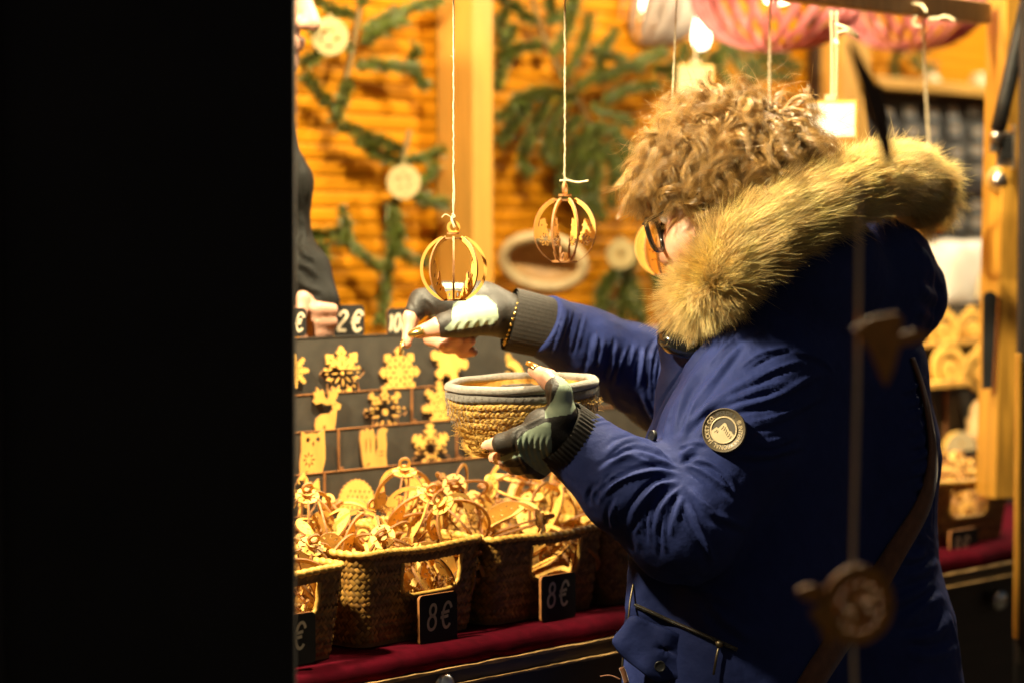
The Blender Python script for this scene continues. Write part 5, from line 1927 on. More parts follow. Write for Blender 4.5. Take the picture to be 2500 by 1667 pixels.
# hood lying on the back
ct.chain([at(2010, 690, 3.14), at(2110, 690, 3.21), at(2185, 722, 3.26)], [.088, .086, .064], .03)
ct.chain([at(2190, 640, 3.24), at(2222, 735, 3.26)], [.045, .043], .03)
ct.plane(at(1398, 1077, 2.955), CUFL - at(1540, 1190, 2.94), .075)
ct.plane(at(1322, 790, 3.225), CUFR - at(1430, 845, 3.265), .075)
cv, cf = ct.mesh()
cv = relax(cv, cf, 2)
cn = vnormals(cv, cf)
Z2 = lambda L: [(1300 + x / 2.24, 680 + y / 2.24) for x, y in L]     # read off an enlargement of the photo
S = []
def ST(L, w_, a):
    P_ = Z2(L)
    S.append((P_, w_ * .76, a * .82))
    for _ in range(2):                              # finer creases beside the main fold
        o_x, o_y = random.uniform(-16, 16), random.uniform(-12, 12)
        i0 = random.randint(0, max(0, len(P_) - 3))
        sub = [(x + o_x + random.uniform(-3, 3), y + o_y + random.uniform(-3, 3)) for x, y in P_[i0:i0 + 3]]
        if len(sub) > 1:
            S.append((sub, random.uniform(2.6, 5), random.choice([1, 1, -1]) * random.uniform(.0008, .0018)))
# cuff seam and sleeve folds of the bent left arm
ST([(150, 1000), (165, 910), (240, 810), (330, 755), (450, 742)], 5, -.0030)
ST([(110, 980), (130, 850), (210, 740), (330, 700)], 14, .0022)
ST([(820, 1052), (700, 1000), (560, 958), (450, 1000), (360, 1062)], 10, .0052)
ST([(810, 1082), (700, 1052), (590, 1062), (470, 1110), (390, 1180), (350, 1260)], 10, .0056)
ST([(800, 1110), (690, 1125), (610, 1190), (555, 1270), (535, 1350)], 10, .0056)
ST([(800, 1150), (735, 1205), (690, 1290), (675, 1390)], 9, .0056)
ST([(822, 1180), (790, 1260), (768, 1330), (760, 1410)], 9, .0050)
ST([(840, 1230), (890, 1330), (950, 1450), (990, 1560)], 11, .0042)
ST([(640, 890), (560, 880), (470, 905), (400, 960)], 9, .0030)
ST([(760, 1000), (650, 930), (560, 905)], 8, .0030)
ST([(470, 1200), (430, 1290), (440, 1360)], 9, .0040)
ST([(590, 1330), (570, 1400), (590, 1480)], 8, .0035)
ST([(660, 1250), (640, 1340), (650, 1450)], 7, .0035)
ST([(360, 1130), (330, 1180), (340, 1240)], 8, .0030)
ST([(520, 1050), (440, 1075), (380, 1130)], 6, .0022)
ST([(720, 1330), (715, 1420), (730, 1500)], 7, .0030)
ST([(860, 1140), (930, 1230), (1000, 1290), (1100, 1330), (1190, 1370)], 13, .0046)
# upper arm: folds fanning out of the elbow crease
ST([(825, 1005), (940, 1060), (1050, 1130), (1120, 1190)], 10, .0050)
ST([(850, 980), (980, 1010), (1080, 1090), (1130, 1170)], 8, .0036)
ST([(805, 985), (840, 955), (900, 930)], 10, .0050)
ST([(805, 900), (850, 800), (950, 715), (1100, 650), (1260, 600), (1420, 560)], 11, .0042)
ST([(830, 840), (880, 700), (980, 560), (1080, 430), (1145, 335)], 11, .0046)
ST([(870, 790), (960, 690), (1110, 600), (1300, 500), (1480, 440)], 11, .0036)
ST([(1010, 760), (1120, 700), (1300, 660), (1500, 560), (1600, 500)], 12, .0040)
ST([(1170, 800), (1330, 770), (1480, 700), (1580, 640)], 11, .0036)
ST([(1180, 905), (1320, 900), (1460, 850)], 10, .0030)
ST([(1090, 955), (1240, 965), (1380, 940), (1480, 910)], 12, .0046)
ST([(900, 870), (960, 790), (1050, 740)], 8, .0028)
ST([(820, 930), (900, 900), (960, 900)], 9, .0032)
ST([(920, 560), (1000, 440), (1110, 330), (1240, 260)], 10, .0034)
ST([(1150, 480), (1280, 400), (1420, 360)], 11, .0028)
ST([(1400, 380), (1560, 430), (1640, 500)], 12, .0020)
# placket edge and seam
ST([(985, 300), (850, 490), (745, 650), (690, 770), (655, 870)], 7, .0040)
ST([(1010, 350), (880, 520), (800, 650), (740, 780), (720, 900)], 8, .0040)
ST([(1040, 400), (900, 580), (840, 700), (800, 860)], 10, -.0040)
ST([(1250, 130), (1380, 180), (1480, 230), (1560, 290)], 8, -.0020)
# back: seam, long soft drags
ST([(2060, 420), (2110, 640), (2150, 900), (2190, 1120), (2195, 1400)], 6, -.0026)
for k in range(9):
    y0 = 620 + k * 75
    ST([(2020 + 8 * k, y0), (2080 + 8 * k, y0 - 20), (2130 + 7 * k, y0 - 70)], 11, .0024)
ST([(2150, 1330), (2120, 1390), (2180, 1460)], 12, .003)
folds_left = S
cv = folds(cv, cn, folds_left, 2.6, 3.25)
S = []
for L, w_, a in (([(465, 345), (440, 450), (415, 560)], 7, .0040), ([(390, 330), (372, 420), (360, 490)], 7, .0034), ([(520, 380), (470, 480), (445, 600)], 7, .0040), ([(620, 365), (600, 470), (588, 600)], 8, .0042), ([(665, 370), (640, 520), (655, 660)], 7, .0036), ([(730, 400), (700, 540), (690, 660)], 7, .0036), ([(780, 430), (740, 540), (730, 620)], 6, .0028), ([(560, 360), (545, 430), (520, 500)], 6, .0028), ([(340, 310), (320, 420), (300, 520)], 7, .0024), ([(205, 165), (170, 290), (130, 420)], 5, -.0026), ([(250, 180), (225, 300), (190, 430)], 8, .0018), ([(690, 330), (660, 390), (640, 450)], 6, .003), ([(830, 460), (790, 560), (770, 640)], 7, .003), ([(420, 600), (460, 690), (560, 760)], 10, .003), ([(600, 620), (640, 720), (690, 800)], 9, .003)):
    ST(L, w_, a)
cn = vnormals(cv, cf)
cv = folds(cv, cn, S, 3.16, 3.6)
S = []
for k, (a_, b_, c_) in enumerate((((2290, 1365), (2250, 1395), (2200, 1405)), ((2285, 1425), (2220, 1455), (2150, 1480)), ((2300, 1450), (2240, 1490), (2190, 1530)), ((2320, 1500), (2280, 1545), (2200, 1560)), ((2340, 1580), (2270, 1600), (2210, 1590)), ((2265, 1345), (2230, 1360), (2200, 1350)), ((2290, 680), (2265, 640), (2240, 600)), ((2296, 740), (2270, 720), (2240, 690)), ((2280, 800), (2262, 770), (2230, 760)), ((1720, 1450), (1780, 1520), (1850, 1560)), ((1640, 1380), (1720, 1440), (1800, 1470)))):
    S.append(([a_, b_, c_], 13, .0045 if k < 6 else .0026))
S.append(([(2235, 575), (2278, 640), (2290, 740), (2270, 820)], 5, -.0024))
S.append(([(2320, 1490), (2345, 1570), (2355, 1640)], 5, -.0024))
S.append(([(2300, 1060), (2290, 1200), (2288, 1330)], 5, -.002))
cn = vnormals(cv, cf)
cv = folds(cv, cn, S, 2.9, 3.5)
cn = vnormals(cv, cf)
cv = cv + cn * (fbm(cv, 70, 3, 3) * .0014 + fbm(cv, 210, 5, 2) * .0003)[:, None]
cn = vnormals(cv, cf)
coat = part('coat', (cv, cf, None, None), M['navy'], person, smooth=True)
ORG[coat.name] = ORG[person.name]
CQ = proj(cv)
CFR = (cn @ CF) < 0


def surf(px, py, r=9):
    """coat surface under a photo pixel: point, normal"""
    d = np.hypot(CQ[:, 0] - px, CQ[:, 1] - py)
    m = np.where((d < r) & CFR)[0]
    while not len(m):
        r *= 1.6
        m = np.where((d < r) & CFR)[0]
    near = m[CQ[m, 2] < CQ[m, 2].min() + .02]
    dep = CQ[near, 2].mean()
    return at(px, py, dep), nrm(cn[near].mean(0))


def cpart(name, g, m, **kw):
    return part(name, g, m, coat, **kw)


# ---- knitted cuffs
def rib_cuff(a, b, ra, rb, amp=.022, ribs=44):
    P = np.array([a + (b - a) * u for u in np.linspace(0, 1, 20)])
    R = ra + (rb - ra) * np.linspace(0, 1, 20)
    bld = MB()
    bld.tube(P, R, ribs * 4, caps=False, rfun=lambda i, th: 1 + amp * np.sin(th * ribs) - .02 * (np.abs(i - 9.5) / 10) ** 6)
    inner = MB()
    bld.tube(P[::-1], R[::-1] - .005, 48, caps=False)
    return cpart('knit_cuff', bld, M['knit'])
rib_cuff(at(1430, 1102, 2.956), at(1362, 1050, 2.940), .0440, .0415)
rib_cuff(at(1360, 806, 3.237), at(1244, 779, 3.224), .0405, .0425, .006)

# ---- sleeve badge
bp0, bn0 = surf(1772, 1052, 50)
bn0 = nrm(bn0 * .5 + nrm([-.42, -.86, .12]) * .9)
bz = bn0
bx = nrm(np.cross(nrm(AZ + CR * .10), bz)); bx = bx if bx[0] > 0 else -bx
by = np.cross(bz, bx); by = by if by[2] > 0 else -by
bx = np.cross(by, bz)
RB = .0268
bp0 = bp0 + bz * .0095
bd = MB().lathe([(RB, -.004), (RB, .0008), (RB * .975, .0014), (RB * .95, .0014), (RB * .945, .0006), (RB * .60, .0006), (.0, .0006)], bp0, 64, [bx, by, bz])
badge = cpart('sleeve_badge', bd, M['badge'])
ORG[badge.name] = ORG[coat.name]
rg_ = MB()
a_ = np.linspace(0, 2 * pi, 64, endpoint=False)
rg_.tube([bp0 + (bx * cos(a) + by * sin(a)) * RB * .585 + bz * .0012 for a in a_], .0011, 8, closed=True)
mt = [(-.56, -.10), (-.34, .10), (-.26, .05), (-.02, .33), (.06, .31), (.28, -.02), (.34, .0), (.52, -.2)]
low = [(.56 * cos(a), .56 * sin(a)) for a in np.linspace(-.36, -pi + .18, 20)]
g = cut([np.array(mt + low) * RB], .0016)
rg_.add(frame(g[0], bp0 + bz * .0012, bx, by, bz), g[1], 0)
part('mountain_emblem', rg_, M['badge_lt'], badge)
g = cut([circ(0, 0, RB * .57, 40)], .0003)
part('emblem_sky', (frame(g[0], bp0 + bz * .0009, bx, by, bz), g[1], None, g[3]), M['badge_dk'], badge)
sn = MB()
for (x0, y0, x1, y1) in ((-.30, -.02, -.42, -.14), (-.25, -.05, -.30, -.16), (-.02, .20, -.12, .02), (.06, .16, .0, -.02), (.12, .06, .08, -.12), (.2, -.04, .14, -.2), (.3, -.12, .22, -.28), (.38, -.2, .32, -.34)):
    rb_ = ribbon(np.array([(x0, y0), ((x0 + x1) / 2 + .02, (y0 + y1) / 2), (x1, y1)]), .022) * RB
    g = cut([rb_], .0004)
    sn.add(frame(g[0], bp0 + bz * .0022, bx, by, bz), g[1])
part('emblem_lines', sn, M['badge'], badge)


def ring_text(txt, a0, a1, r, size, m, lift):
    n = len(txt)
    b = MB()
    cu = []
    widths = []
    glyphs = []
    for ch in txt:
        if ch == ' ':
            glyphs.append(None); widths.append(.32); continue
        fc_ = bpy.data.curves.new('t', 'FONT'); fc_.body = ch; fc_.size = 1; fc_.extrude = .04; fc_.resolution_u = 3; fc_.offset = .012
        ob = bpy.data.objects.new('t', fc_)
        me = bpy.data.meshes.new_from_object(ob)
        V = np.array([v.co[:] for v in me.vertices]); F = [list(p.vertices) for p in me.polygons]
        glyphs.append((V, F)); widths.append(V[:, 0].max() - V[:, 0].min() + .10)
        bpy.data.objects.remove(ob); bpy.data.curves.remove(fc_); bpy.data.meshes.remove(me)
    tot = sum(widths); acc = 0
    for gph, wd in zip(glyphs, widths):
        if gph:
            V, F = gph
            mid = (acc + wd / 2) / tot
            a = a0 + (a1 - a0) * mid
            sx = abs(a1 - a0) * r / tot
            x = (V[:, 0] - (V[:, 0].max() + V[:, 0].min()) / 2) * sx
            y = (V[:, 1] - .34) * size
            ang_ = a - x / r
            rr = r + y
            P = bp0 + np.outer(rr * np.cos(ang_), bx) + np.outer(rr * np.sin(ang_), by) + np.outer(lift + V[:, 2] * .006, bz)
            b.add(P, F)
        acc += wd
    return b
part('badge_lettering', ring_text('\u00ae INTERNATIONAL JACKET CO.', .72, .72 - 2 * pi * .745, RB * .77, RB * .27, None, .0009), M['badge_lt'], badge)
part('badge_name', ring_text('SUPERDRY', pi * .80, pi * .80 - 1.60, RB * .77, RB * .25, None, .0008), M['badge_dk'], badge)

# ---- snaps, zip, pocket flap
def snap(px, py, r, off=.004, nrm_=None):
    p, n_ = surf(px, py, 18)
    n_ = nrm(nrm_ if nrm_ is not None else n_)
    x_ = nrm(np.cross(AZ, n_)); y_ = np.cross(n_, x_)
    return cpart('snap_button', MB().lathe([(r, -.002), (r, .0016), (r * .86, .0026), (r * .8, .0018), (r * .5, .0022), (.0, .0026)], p + n_ * off, 24, [x_, y_, n_]), M['black_metal'])
snap(1600, 1064, .0072, .004, [-.85, -.5, .1])
fl = [(1545, 1503), (1518, 1533), (1497, 1560), (1503, 1580), (1523, 1603), (1560, 1632), (1594, 1657), (1622, 1660), (1650, 1654), (1690, 1664), (1740, 1668), (1765, 1640), (1738, 1600), (1690, 1565), (1640, 1540), (1590, 1520)]
p_in, n_in = surf(1640, 1590, 30)
fp_ = []
dz_ = (p_in - CAM) @ CF
poly = smooth_curve([(x, y, 0) for x, y in fl], 64, True)
cx_, cy_ = 1625, 1585
rings = []
for k in (1.0, .97, .8, .55, .3, .05):
    row = []
    for x, y, _ in poly:
        X, Y = cx_ + (x - cx_) * k, cy_ + (y - cy_) * k
        dd = dz_ - .006 - .012 * k * max(0, (1640 - X) / 140) ** 2 * -1 + .010 * max(0, (X - 1640) / 120) + (.003 if k == 1.0 else 0) + .0022 * sin(X / 17 + Y / 29)
        row.append(at(X, Y, dd))
    rings.append(row)
G = np.array(rings).transpose(1, 0, 2)
o_ = cpart('pocket_flap', MB().grid(G, closed_u=True), M['navy'])
md = o_.modifiers.new('t', 'SOLIDIFY'); md.thickness = .0025; md.offset = 0
pS = at(1611, 1625, dz_ - .008)
cpart('snap_button', MB().lathe([(.0070, -.002), (.0070, .0016), (.006, .0026), (.0056, .0018), (.0, .0024)], pS - CF * .002, 24, [CR, -CU, -CF]), M['black_metal'])
zb = MB(); zt_ = MB()
zp = [surf(x, y, 14)[0] - CF * .003 for x, y in ((1549, 1474), (1590, 1492), (1640, 1515), (1700, 1540), (1760, 1566), (1800, 1584))]
zc_ = smooth_curve(zp, 60)
zt_.tube(zc_, .0042, 6, flat=.4)
for i in range(1, len(zc_) - 1):
    for u_ in (0, .5):
        p = zc_[i] * (1 - u_) + zc_[i + 1] * u_
        t_ = nrm(zc_[i + 1] - zc_[i]); u2_ = nrm(np.cross(t_, CF))
        zb.box(p - CF * .0022, (.0006, .0046, .0014), [t_, u2_, -CF])
cpart('zip_tape', zt_, M['leather'])
cpart('zip_teeth', zb, M['bronze'])
pz = surf(1755, 1568, 16)[0] - CF * .007
cpart('zip_puller', MB().tube([pz, at(1748, 1610, (pz - CAM) @ CF), at(1742, 1646, (pz - CAM) @ CF)], .0016, 8).lathe([(.0, .004), (.005, .002), (.004, -.004), (.0, -.005)], pz, 12), M['bronze'])
# black collar under the fur, hood toggle, draw cord
cl_ = smooth_curve([at(1628, 822, 3.03), at(1645, 838, 3.02), at(1690, 850, 3.015), at(1720, 838, 3.01)], 14)
cpart('collar', MB().tube(cl_, .014, 10), M['gloss_black'])
cdp = smooth_curve([at(1546, 1425, 3.0), at(1538, 1470, 2.99), at(1534, 1510, 2.985), at(1524, 1580, 2.985), at(1519, 1628, 2.985)], 30)
cpart('draw_cord', MB().tube(cdp, .0013, 6), M['bronze'])
cpart('cord_knot', MB().tube(smooth_curve([at(1517, 1628, 2.985), at(1524, 1645, 2.985), at(1530, 1667, 2.985)], 10), .0035, 8).tube(smooth_curve([at(1515, 1658, 2.985), at(1490, 1648, 2.985), at(1465, 1650, 2.985)], 14), .0010, 6), M['strap'])

# ---- shoulder bag strap across the back
sp_ = [(2228, 872), (2252, 940), (2268, 1010), (2277, 1080), (2276, 1150), (2262, 1210), (2238, 1265), (2190, 1340), (2130, 1440), (2070, 1530), (2010, 1620), (1960, 1700)]
sw_ = [8, 10, 12, 16, 26, 34, 42, 50, 58, 60, 60, 60]
pc2 = smooth_curve([(x, y, w_) for (x, y), w_ in zip(sp_, sw_)], 70)
Lr = []
for i, (x, y, w_) in enumerate(pc2):
    t_ = pc2[min(i + 1, len(pc2) - 1)] - pc2[max(i - 1, 0)]
    nn = np.array([-t_[1], t_[0]]); nn = nn / np.linalg.norm(nn)
    row = []
    for s2 in (-1, -.33, .33, 1):
        X, Y = x + nn[0] * s2 * w_ / 2, y + nn[1] * s2 * w_ / 2
        p, n_ = surf(X, Y, 16)
        row.append(p - CF * .0045)
    Lr.append(row)
Lr = np.array(Lr)
for _ in range(6):
    Lr[1:-1] = (Lr[:-2] + Lr[1:-1] * 2 + Lr[2:]) / 4
bag = thing('shoulder_bag', 'brown suede strap of a shoulder bag crossing the back of the navy coat', 'shoulder bag', (.5, 3.0, 1.0))
o_ = part('strap', MB().grid(Lr), M['strap'], bag)
md = o_.modifiers.new('t', 'SOLIDIFY'); md.thickness = .003; md.offset = 1
o_ = part('bag_body', MB().box(at(1900, 1900, 3.0), (.26, .07, .2)), M['strap'], bag, bevel=.02)

# ---- glasses
gs_ = thing('g', None, None) if False else None
gb_ = MB(); lens_b = []
def lens_outline(s_):
    pts = []
    for a in np.linspace(0, 2 * pi, 28, endpoint=False):
        x = np.sign(cos(a)) * abs(cos(a)) ** .65 * .0255
        y = np.sign(sin(a)) * abs(sin(a)) ** .7 * .0205
        x *= 1 + .12 * (y / .02)
        pts.append(hp(.112 - abs(x * s_ + .032 * 1) * .12, s_ * .0315 + x, -.026 + y))
    return np.array(pts)
for s_ in (1, -1):
    L_ = lens_outline(s_)
    gb_.tube(L_, .0033, 8, closed=True)
    lens_b.append(L_)
gb_.tube(smooth_curve([hp(.112, .008, -.016), hp(.115, 0, -.012), hp(.112, -.008, -.016)], 8), .0022, 8)
for s_ in (1, -1):
    gb_.tube(smooth_curve([hp(.108, s_ * .058, -.012), hp(.090, s_ * .070, -.010), hp(.05, s_ * .078, -.006), hp(.0, s_ * .082, 0), hp(-.02, s_ * .080, -.02)], 20), .0026, 8, flat=.7)
gl_o = part('glasses', gb_, M['gloss_black'], person)
ORG[gl_o.name] = ORG[person.name]
for L_ in lens_b:
    part('lens', MB().add(np.concatenate([L_, [L_.mean(0)]]), [[i, (i + 1) % 28, 28] for i in range(28)]), M['lens'], gl_o)
# ================================================================== FUR TRIM of the hood
fpath = [(1688, 778, 3.040), (1708, 732, 3.020), (1758, 680, 2.965), (1808, 606, 2.935), (1912, 536, 2.930), (2022, 482, 2.955), (2125, 443, 3.04), (2210, 432, 3.17), (2255, 472, 3.26), (2225, 510, 3.36), (2080, 510, 3.42), (1930, 570, 3.42), (1800, 660, 3.36), (1735, 760, 3.25)]
FP = smooth_curve([at(*p) for p in fpath], 130)
frad = np.interp(np.linspace(0, 1, len(FP)), [0, .05, .2, .5, .62, 1], [.016, .023, .026, .028, .033, .026])
fur = part('fur_trim', MB().tube(FP, frad, 20), M['fur_base'], coat)
ORG[fur.name] = ORG[coat.name]
rg = np.random.default_rng(11)
NF = 52000
Tn = np.gradient(FP, axis=0); Tn /= np.linalg.norm(Tn, axis=1, keepdims=True)
cen = FP.mean(0)


def fur_frame(u):
    i = u * (len(FP) - 1)
    i0 = np.clip(i.astype(int), 0, len(FP) - 2); w_ = (i - i0)[:, None]
    P = FP[i0] * (1 - w_) + FP[i0 + 1] * w_
    T = Tn[i0] * (1 - w_) + Tn[i0 + 1] * w_
    T /= np.linalg.norm(T, axis=1, keepdims=True)
    A = np.cross(T, np.array([.2, -.9, .4])); A /= np.linalg.norm(A, axis=1, keepdims=True)
    B = np.cross(T, A)
    r = np.interp(u, np.linspace(0, 1, len(FP)), frad)
    return P, T, A, B, r


def fur_vec(u, th, L):
    P, T, A, B, r = fur_frame(u)
    Rd = A * np.cos(th)[:, None] + B * np.sin(th)[:, None]
    flow = np.interp(u, [0, .12, .24, .36, .55, .7, 1], [-.5, .0, .45, .85, 1.0, .7, .3])[:, None]
    root = P + Rd * (r * .96)[:, None]
    fac = np.clip(-(Rd @ CF), 0, 1)[:, None]
    d = Rd * (.70 - .48 * fac) + T * (flow + .25 * fac) + np.array([0, 0, -.10])
    d /= np.linalg.norm(d, axis=1, keepdims=True)
    return root, Rd, d


un = np.where(rg.random(NF) < .80, rg.random(NF) * .62, rg.random(NF)); tn = rg.random(NF) * 2 * pi
NC = 1500
uc = np.where(rg.random(NC) < .80, rg.random(NC) * .62, rg.random(NC)); tc = rg.random(NC) * 2 * pi
# nearest clump in (u, theta)
best = np.full(NF, 1e9); bi = np.zeros(NF, int)
for k0 in range(0, NC, 100):
    du = (un[:, None] - uc[None, k0:k0 + 100]) * 1.0
    dt = np.angle(np.exp(1j * (tn[:, None] - tc[None, k0:k0 + 100]))) * .038
    dd = du * du + dt * dt
    j = dd.argmin(1); v_ = dd[np.arange(NF), j]
    m = v_ < best
    best[m] = v_[m]; bi[m] = j[m] + k0
Lc = rg.uniform(.030, .052, NC)
rc, Rc, dc = fur_vec(uc, tc, Lc)
dc = dc + rg.normal(0, .28, dc.shape); dc /= np.linalg.norm(dc, axis=1, keepdims=True)
ctip = rc + dc * Lc[:, None]
rootn, Rn, dn = fur_vec(un, tn, None)
Ln = Lc[bi] * rg.uniform(.65, 1.12, NF) * np.interp(un, [0, .1, .25], [.72, .82, 1])
dn = dn + rg.normal(0, .19, dn.shape); dn /= np.linalg.norm(dn, axis=1, keepdims=True)
tip = rootn + dn * Ln[:, None]
cl_ = rg.uniform(.10, .62, NF)[:, None]
stray = rg.random(NF) < .15
cl_[stray] = 0
tip[stray] += rg.normal(0, .008, (stray.sum(), 3))
tip = tip * (1 - cl_) + ctip[bi] * cl_
SEG = 6
uu = np.linspace(0, 1, SEG)[None, :, None]
mid = rootn + Rn * (Ln * .42)[:, None] + rg.normal(0, .0016, rootn.shape)
G = (1 - uu) ** 2 * rootn[:, None] + 2 * uu * (1 - uu) * mid[:, None] + uu ** 2 * tip[:, None]
rad = np.array([.00030, .00030, .00026, .00020, .00013, .00004])[None] * rg.uniform(.7, 1.25, (NF, 1))
V, F = strands(G, rad)
part('fur_hairs', (V, F, None, None), M['fur'], fur, smooth=True)

# ================================================================== CURLY HAIR
rg = np.random.default_rng(23)
# scalp cap
cap = Vol(HC - .17, HC + .17, .0045)
cap.ell(HC + HU * .013 - FD * .004, (.097, .078, .092), HA, .01)
cap.ell(hp(-.045, 0, -.035), (.05, .064, .055), HA, .03)
cap.cone(hp(.14, .05, -.06), hp(.14, -.05, -.06), .088, .088, .012, sub=True)
hv, hf = cap.mesh()
scalp = part('hair', (relax(hv, hf, 1), hf, None, None), M['hair_base'], person, smooth=True)
ORG[scalp.name] = ORG[person.name]
NL = 1000
roots, nor = [], []
while len(roots) < NL:
    d = rg.normal(0, 1, 3); d /= np.linalg.norm(d)
    f, s_, u_ = d
    if u_ < -.60 or (f > -.15 and u_ < -.02 and not (f < .22 and u_ > -.30 and s_ > .2 and rg.random() < .55)) or (f > .25 and u_ < .16) or (f > .62 and u_ < .36):
        continue
    if s_ < -.45 and rg.random() < .5:       # far side is never seen
        continue
    p = hp(-.004 + .097 * f, .078 * s_, .013 + .092 * u_)
    roots.append(p); nor.append(nrm(FD * f / .097 + SD * s_ / .078 + HU * u_ / .092))
roots, nor = np.array(roots), np.array(nor)
crown = hp(-.075, .01, .080)
SEG = 20
PER = 40
allG = []
allR = []
for i in range(NL):
    n_ = nor[i]
    away = roots[i] - crown
    away -= n_ * (away @ n_)
    away /= np.linalg.norm(away) + 1e-6
    loc = np.array([(roots[i] - HC) @ FD, (roots[i] - HC) @ SD, (roots[i] - HC) @ HU])
    top = max(0, loc[2] / .1)
    L = rg.uniform(.042, .074) if loc[2] > .030 else rg.uniform(.026, .046)
    lift = rg.uniform(.006, .019) + .002 * top
    turns = rg.uniform(1.1, 2.0)
    cr_ = rg.uniform(.0055, .0130)
    ph = rg.uniform(0, 2 * pi)
    sgn = rg.choice([-1, 1])
    wand = rg.normal(0, .35, 3)
    dirn = nrm(away * (.9) + wand + np.array([0, 0, -.35]) + n_ * .10)
    u = np.linspace(0, 1, SEG)[:, None]
    ax_ = roots[i] + n_ * (lift * np.sin(np.minimum(u * 2.0, 1) * pi / 2)) + dirn * (L * u ** 1.15) + np.array([0, 0, -1.0]) * (.010 * u ** 2)
    # keep it outside the skull
    q = ax_ - (HC + HU * .010)
    ql = np.stack([q @ FD / .104, q @ SD / .086, q @ HU / .100], -1)
    nq = np.linalg.norm(ql, axis=1, keepdims=True)
    push = np.clip(1.03 - nq, 0, 1)
    ax_ = ax_ + (FD * ql[:, :1] * .104 + SD * ql[:, 1:2] * .086 + HU * ql[:, 2:] * .100) / nq * push
    T = np.gradient(ax_, axis=0); T /= np.linalg.norm(T, axis=1, keepdims=True)
    A = np.cross(T, n_); A /= np.linalg.norm(A, axis=1, keepdims=True) + 1e-9
    B = np.cross(T, A)
    npz = PER
    o1 = rg.normal(0, 1, (npz, 3)) * .0008
    dph = rg.normal(0, .18, npz); dr = rg.uniform(.7, 1.3, npz); ln = rg.uniform(.8, 1.08, npz)
    frz = rg.random(npz) < .05
    dph[frz] += rg.normal(0, 1.2, frz.sum()); dr[frz] *= rg.uniform(1.0, 1.7, frz.sum())
    o1[frz] *= 2.6
    ang_ = sgn * 2 * pi * turns * u[:, 0][None] * ln[:, None] + ph + dph[:, None]
    amp = cr_ * (np.clip(u[:, 0] * 1.7, 0, 1) ** 1.2)[None] * dr[:, None]
    g_ = ax_[None] + A[None] * (np.cos(ang_) * amp)[..., None] + B[None] * (np.sin(ang_) * amp)[..., None] + o1[:, None] * (.4 + u[None] * 1.2)
    allG.append(g_)
    allR.append(np.repeat(rg.uniform(.00010, .00022, (npz, 1)), SEG, 1) * np.interp(np.linspace(0, 1, SEG), [0, .7, 1], [1, 1, .35])[None])
# loose fly-away hairs
for i in range(700):
    k = rg.integers(0, NL)
    n_ = nor[k]
    if (roots[k] - HC) @ HU < 0: continue
    L = rg.uniform(.05, .10)
    dirn = nrm(n_ * .8 + rg.normal(0, .7, 3))
    u = np.linspace(0, 1, SEG)[:, None]
    g_ = roots[k] + n_ * .012 + dirn * L * u * .8 + np.cross(dirn, rg.normal(0, 1, 3)) * (np.sin(u * pi * rg.uniform(.8, 2)) * .016) - np.array([0, 0, 1]) * u ** 2 * rg.uniform(.0, .03)
    allG.append(g_[None]); allR.append(np.full((1, SEG), .00011))
G = np.concatenate(allG); R_ = np.concatenate(allR)
V, F = strands(G, R_)
part('curls', (V, F, None, None), M['hair'], scalp, smooth=True)
# ================================================================== basket held in the left hand
M['felt'] = mat('grey_felt_cord', (.24, .22, .19), .95, .18, 260, .6, 900, sheen=.4)
M['felt_dk'] = mat('dark_felt_cord', (.13, .12, .108), .95, .2, 260, .6, 900, sheen=.4)
M['jute'] = mat('jute', (.60, .37, .075), .7, .35, 160, .5, 500, color2=(.40, .215, .04))
hbC = at(1274, 936, 3.05)
zx = nrm(AZ * 1.0 - CF * .034 + CR * -.035)
bxs = basis(zx, CR)
hb = thing('held_basket', 'small round jute basket with grey felt rim held in the gloved hand', 'basket', hbC)
th = np.linspace(0, 2 * pi, 220, endpoint=False)
rg = np.random.default_rng(5)


def coil(z, r, rad, n=220, wob=.0008, seed=0):
    q = np.random.default_rng(seed)
    w1 = sum(q.normal(0, 1) * np.sin(k * th + q.uniform(0, 6)) for k in range(2, 7)) * wob * .5
    w2 = sum(q.normal(0, 1) * np.sin(k * th + q.uniform(0, 6)) for k in range(2, 9)) * wob * .4
    return hbC + np.outer((r + w1) * np.cos(th), bxs[0]) + np.outer((r + w1) * np.sin(th), bxs[1]) + np.outer(z + w2, bxs[2])


RT = .0920
fb = MB()
fb.tube(coil(0, RT, .0068, seed=1), .0058, 12, closed=True)
part('felt_rim', fb, M['felt'], hb)
fb = MB()
fb.tube(coil(-.0108, RT - .0008, .0066, seed=2), .0056, 12, closed=True)
part('felt_coil', fb, M['felt_dk'], hb)
jb = MB()
rows = 9
for k in range(rows):
    z = -.0205 - k * .0078
    r = RT - .0018 - (k * .0029) - (k > 5) * (k - 5) * .0016
    tw_ = 24 + int(rg.integers(0, 8))
    rad = .0054
    # three twisted plies
    for p_ in range(3):
        a = th * tw_ + p_ * 2 * pi / 3 + k
        C = coil(z, r, rad, seed=10 + k)
        rd = np.outer(np.cos(th), bxs[0]) + np.outer(np.sin(th), bxs[1])
        C = C + rd * (np.cos(a) * .0021)[:, None] + bxs[2] * (np.sin(a) * .0024)[:, None]
        tt_ = np.linspace(0, 2 * pi, 220, endpoint=False)
        jb.tube(C, .0027 * (1 + .18 * np.sin(th * 37 + k * 2 + p_)), 7, closed=True)
part('jute_coils', jb, M['jute'], hb)
inn = MB()
Gi = []
for a in th[::5]:
    d = bxs[0] * cos(a) + bxs[1] * sin(a)
    Gi.append([hbC + d * (RT - .004) + bxs[2] * .002, hbC + d * (RT - .010) - bxs[2] * .03, hbC + d * (RT - .024) - bxs[2] * .078, hbC + d * (RT - .03) - bxs[2] * .086, hbC + d * .001 - bxs[2] * .086])
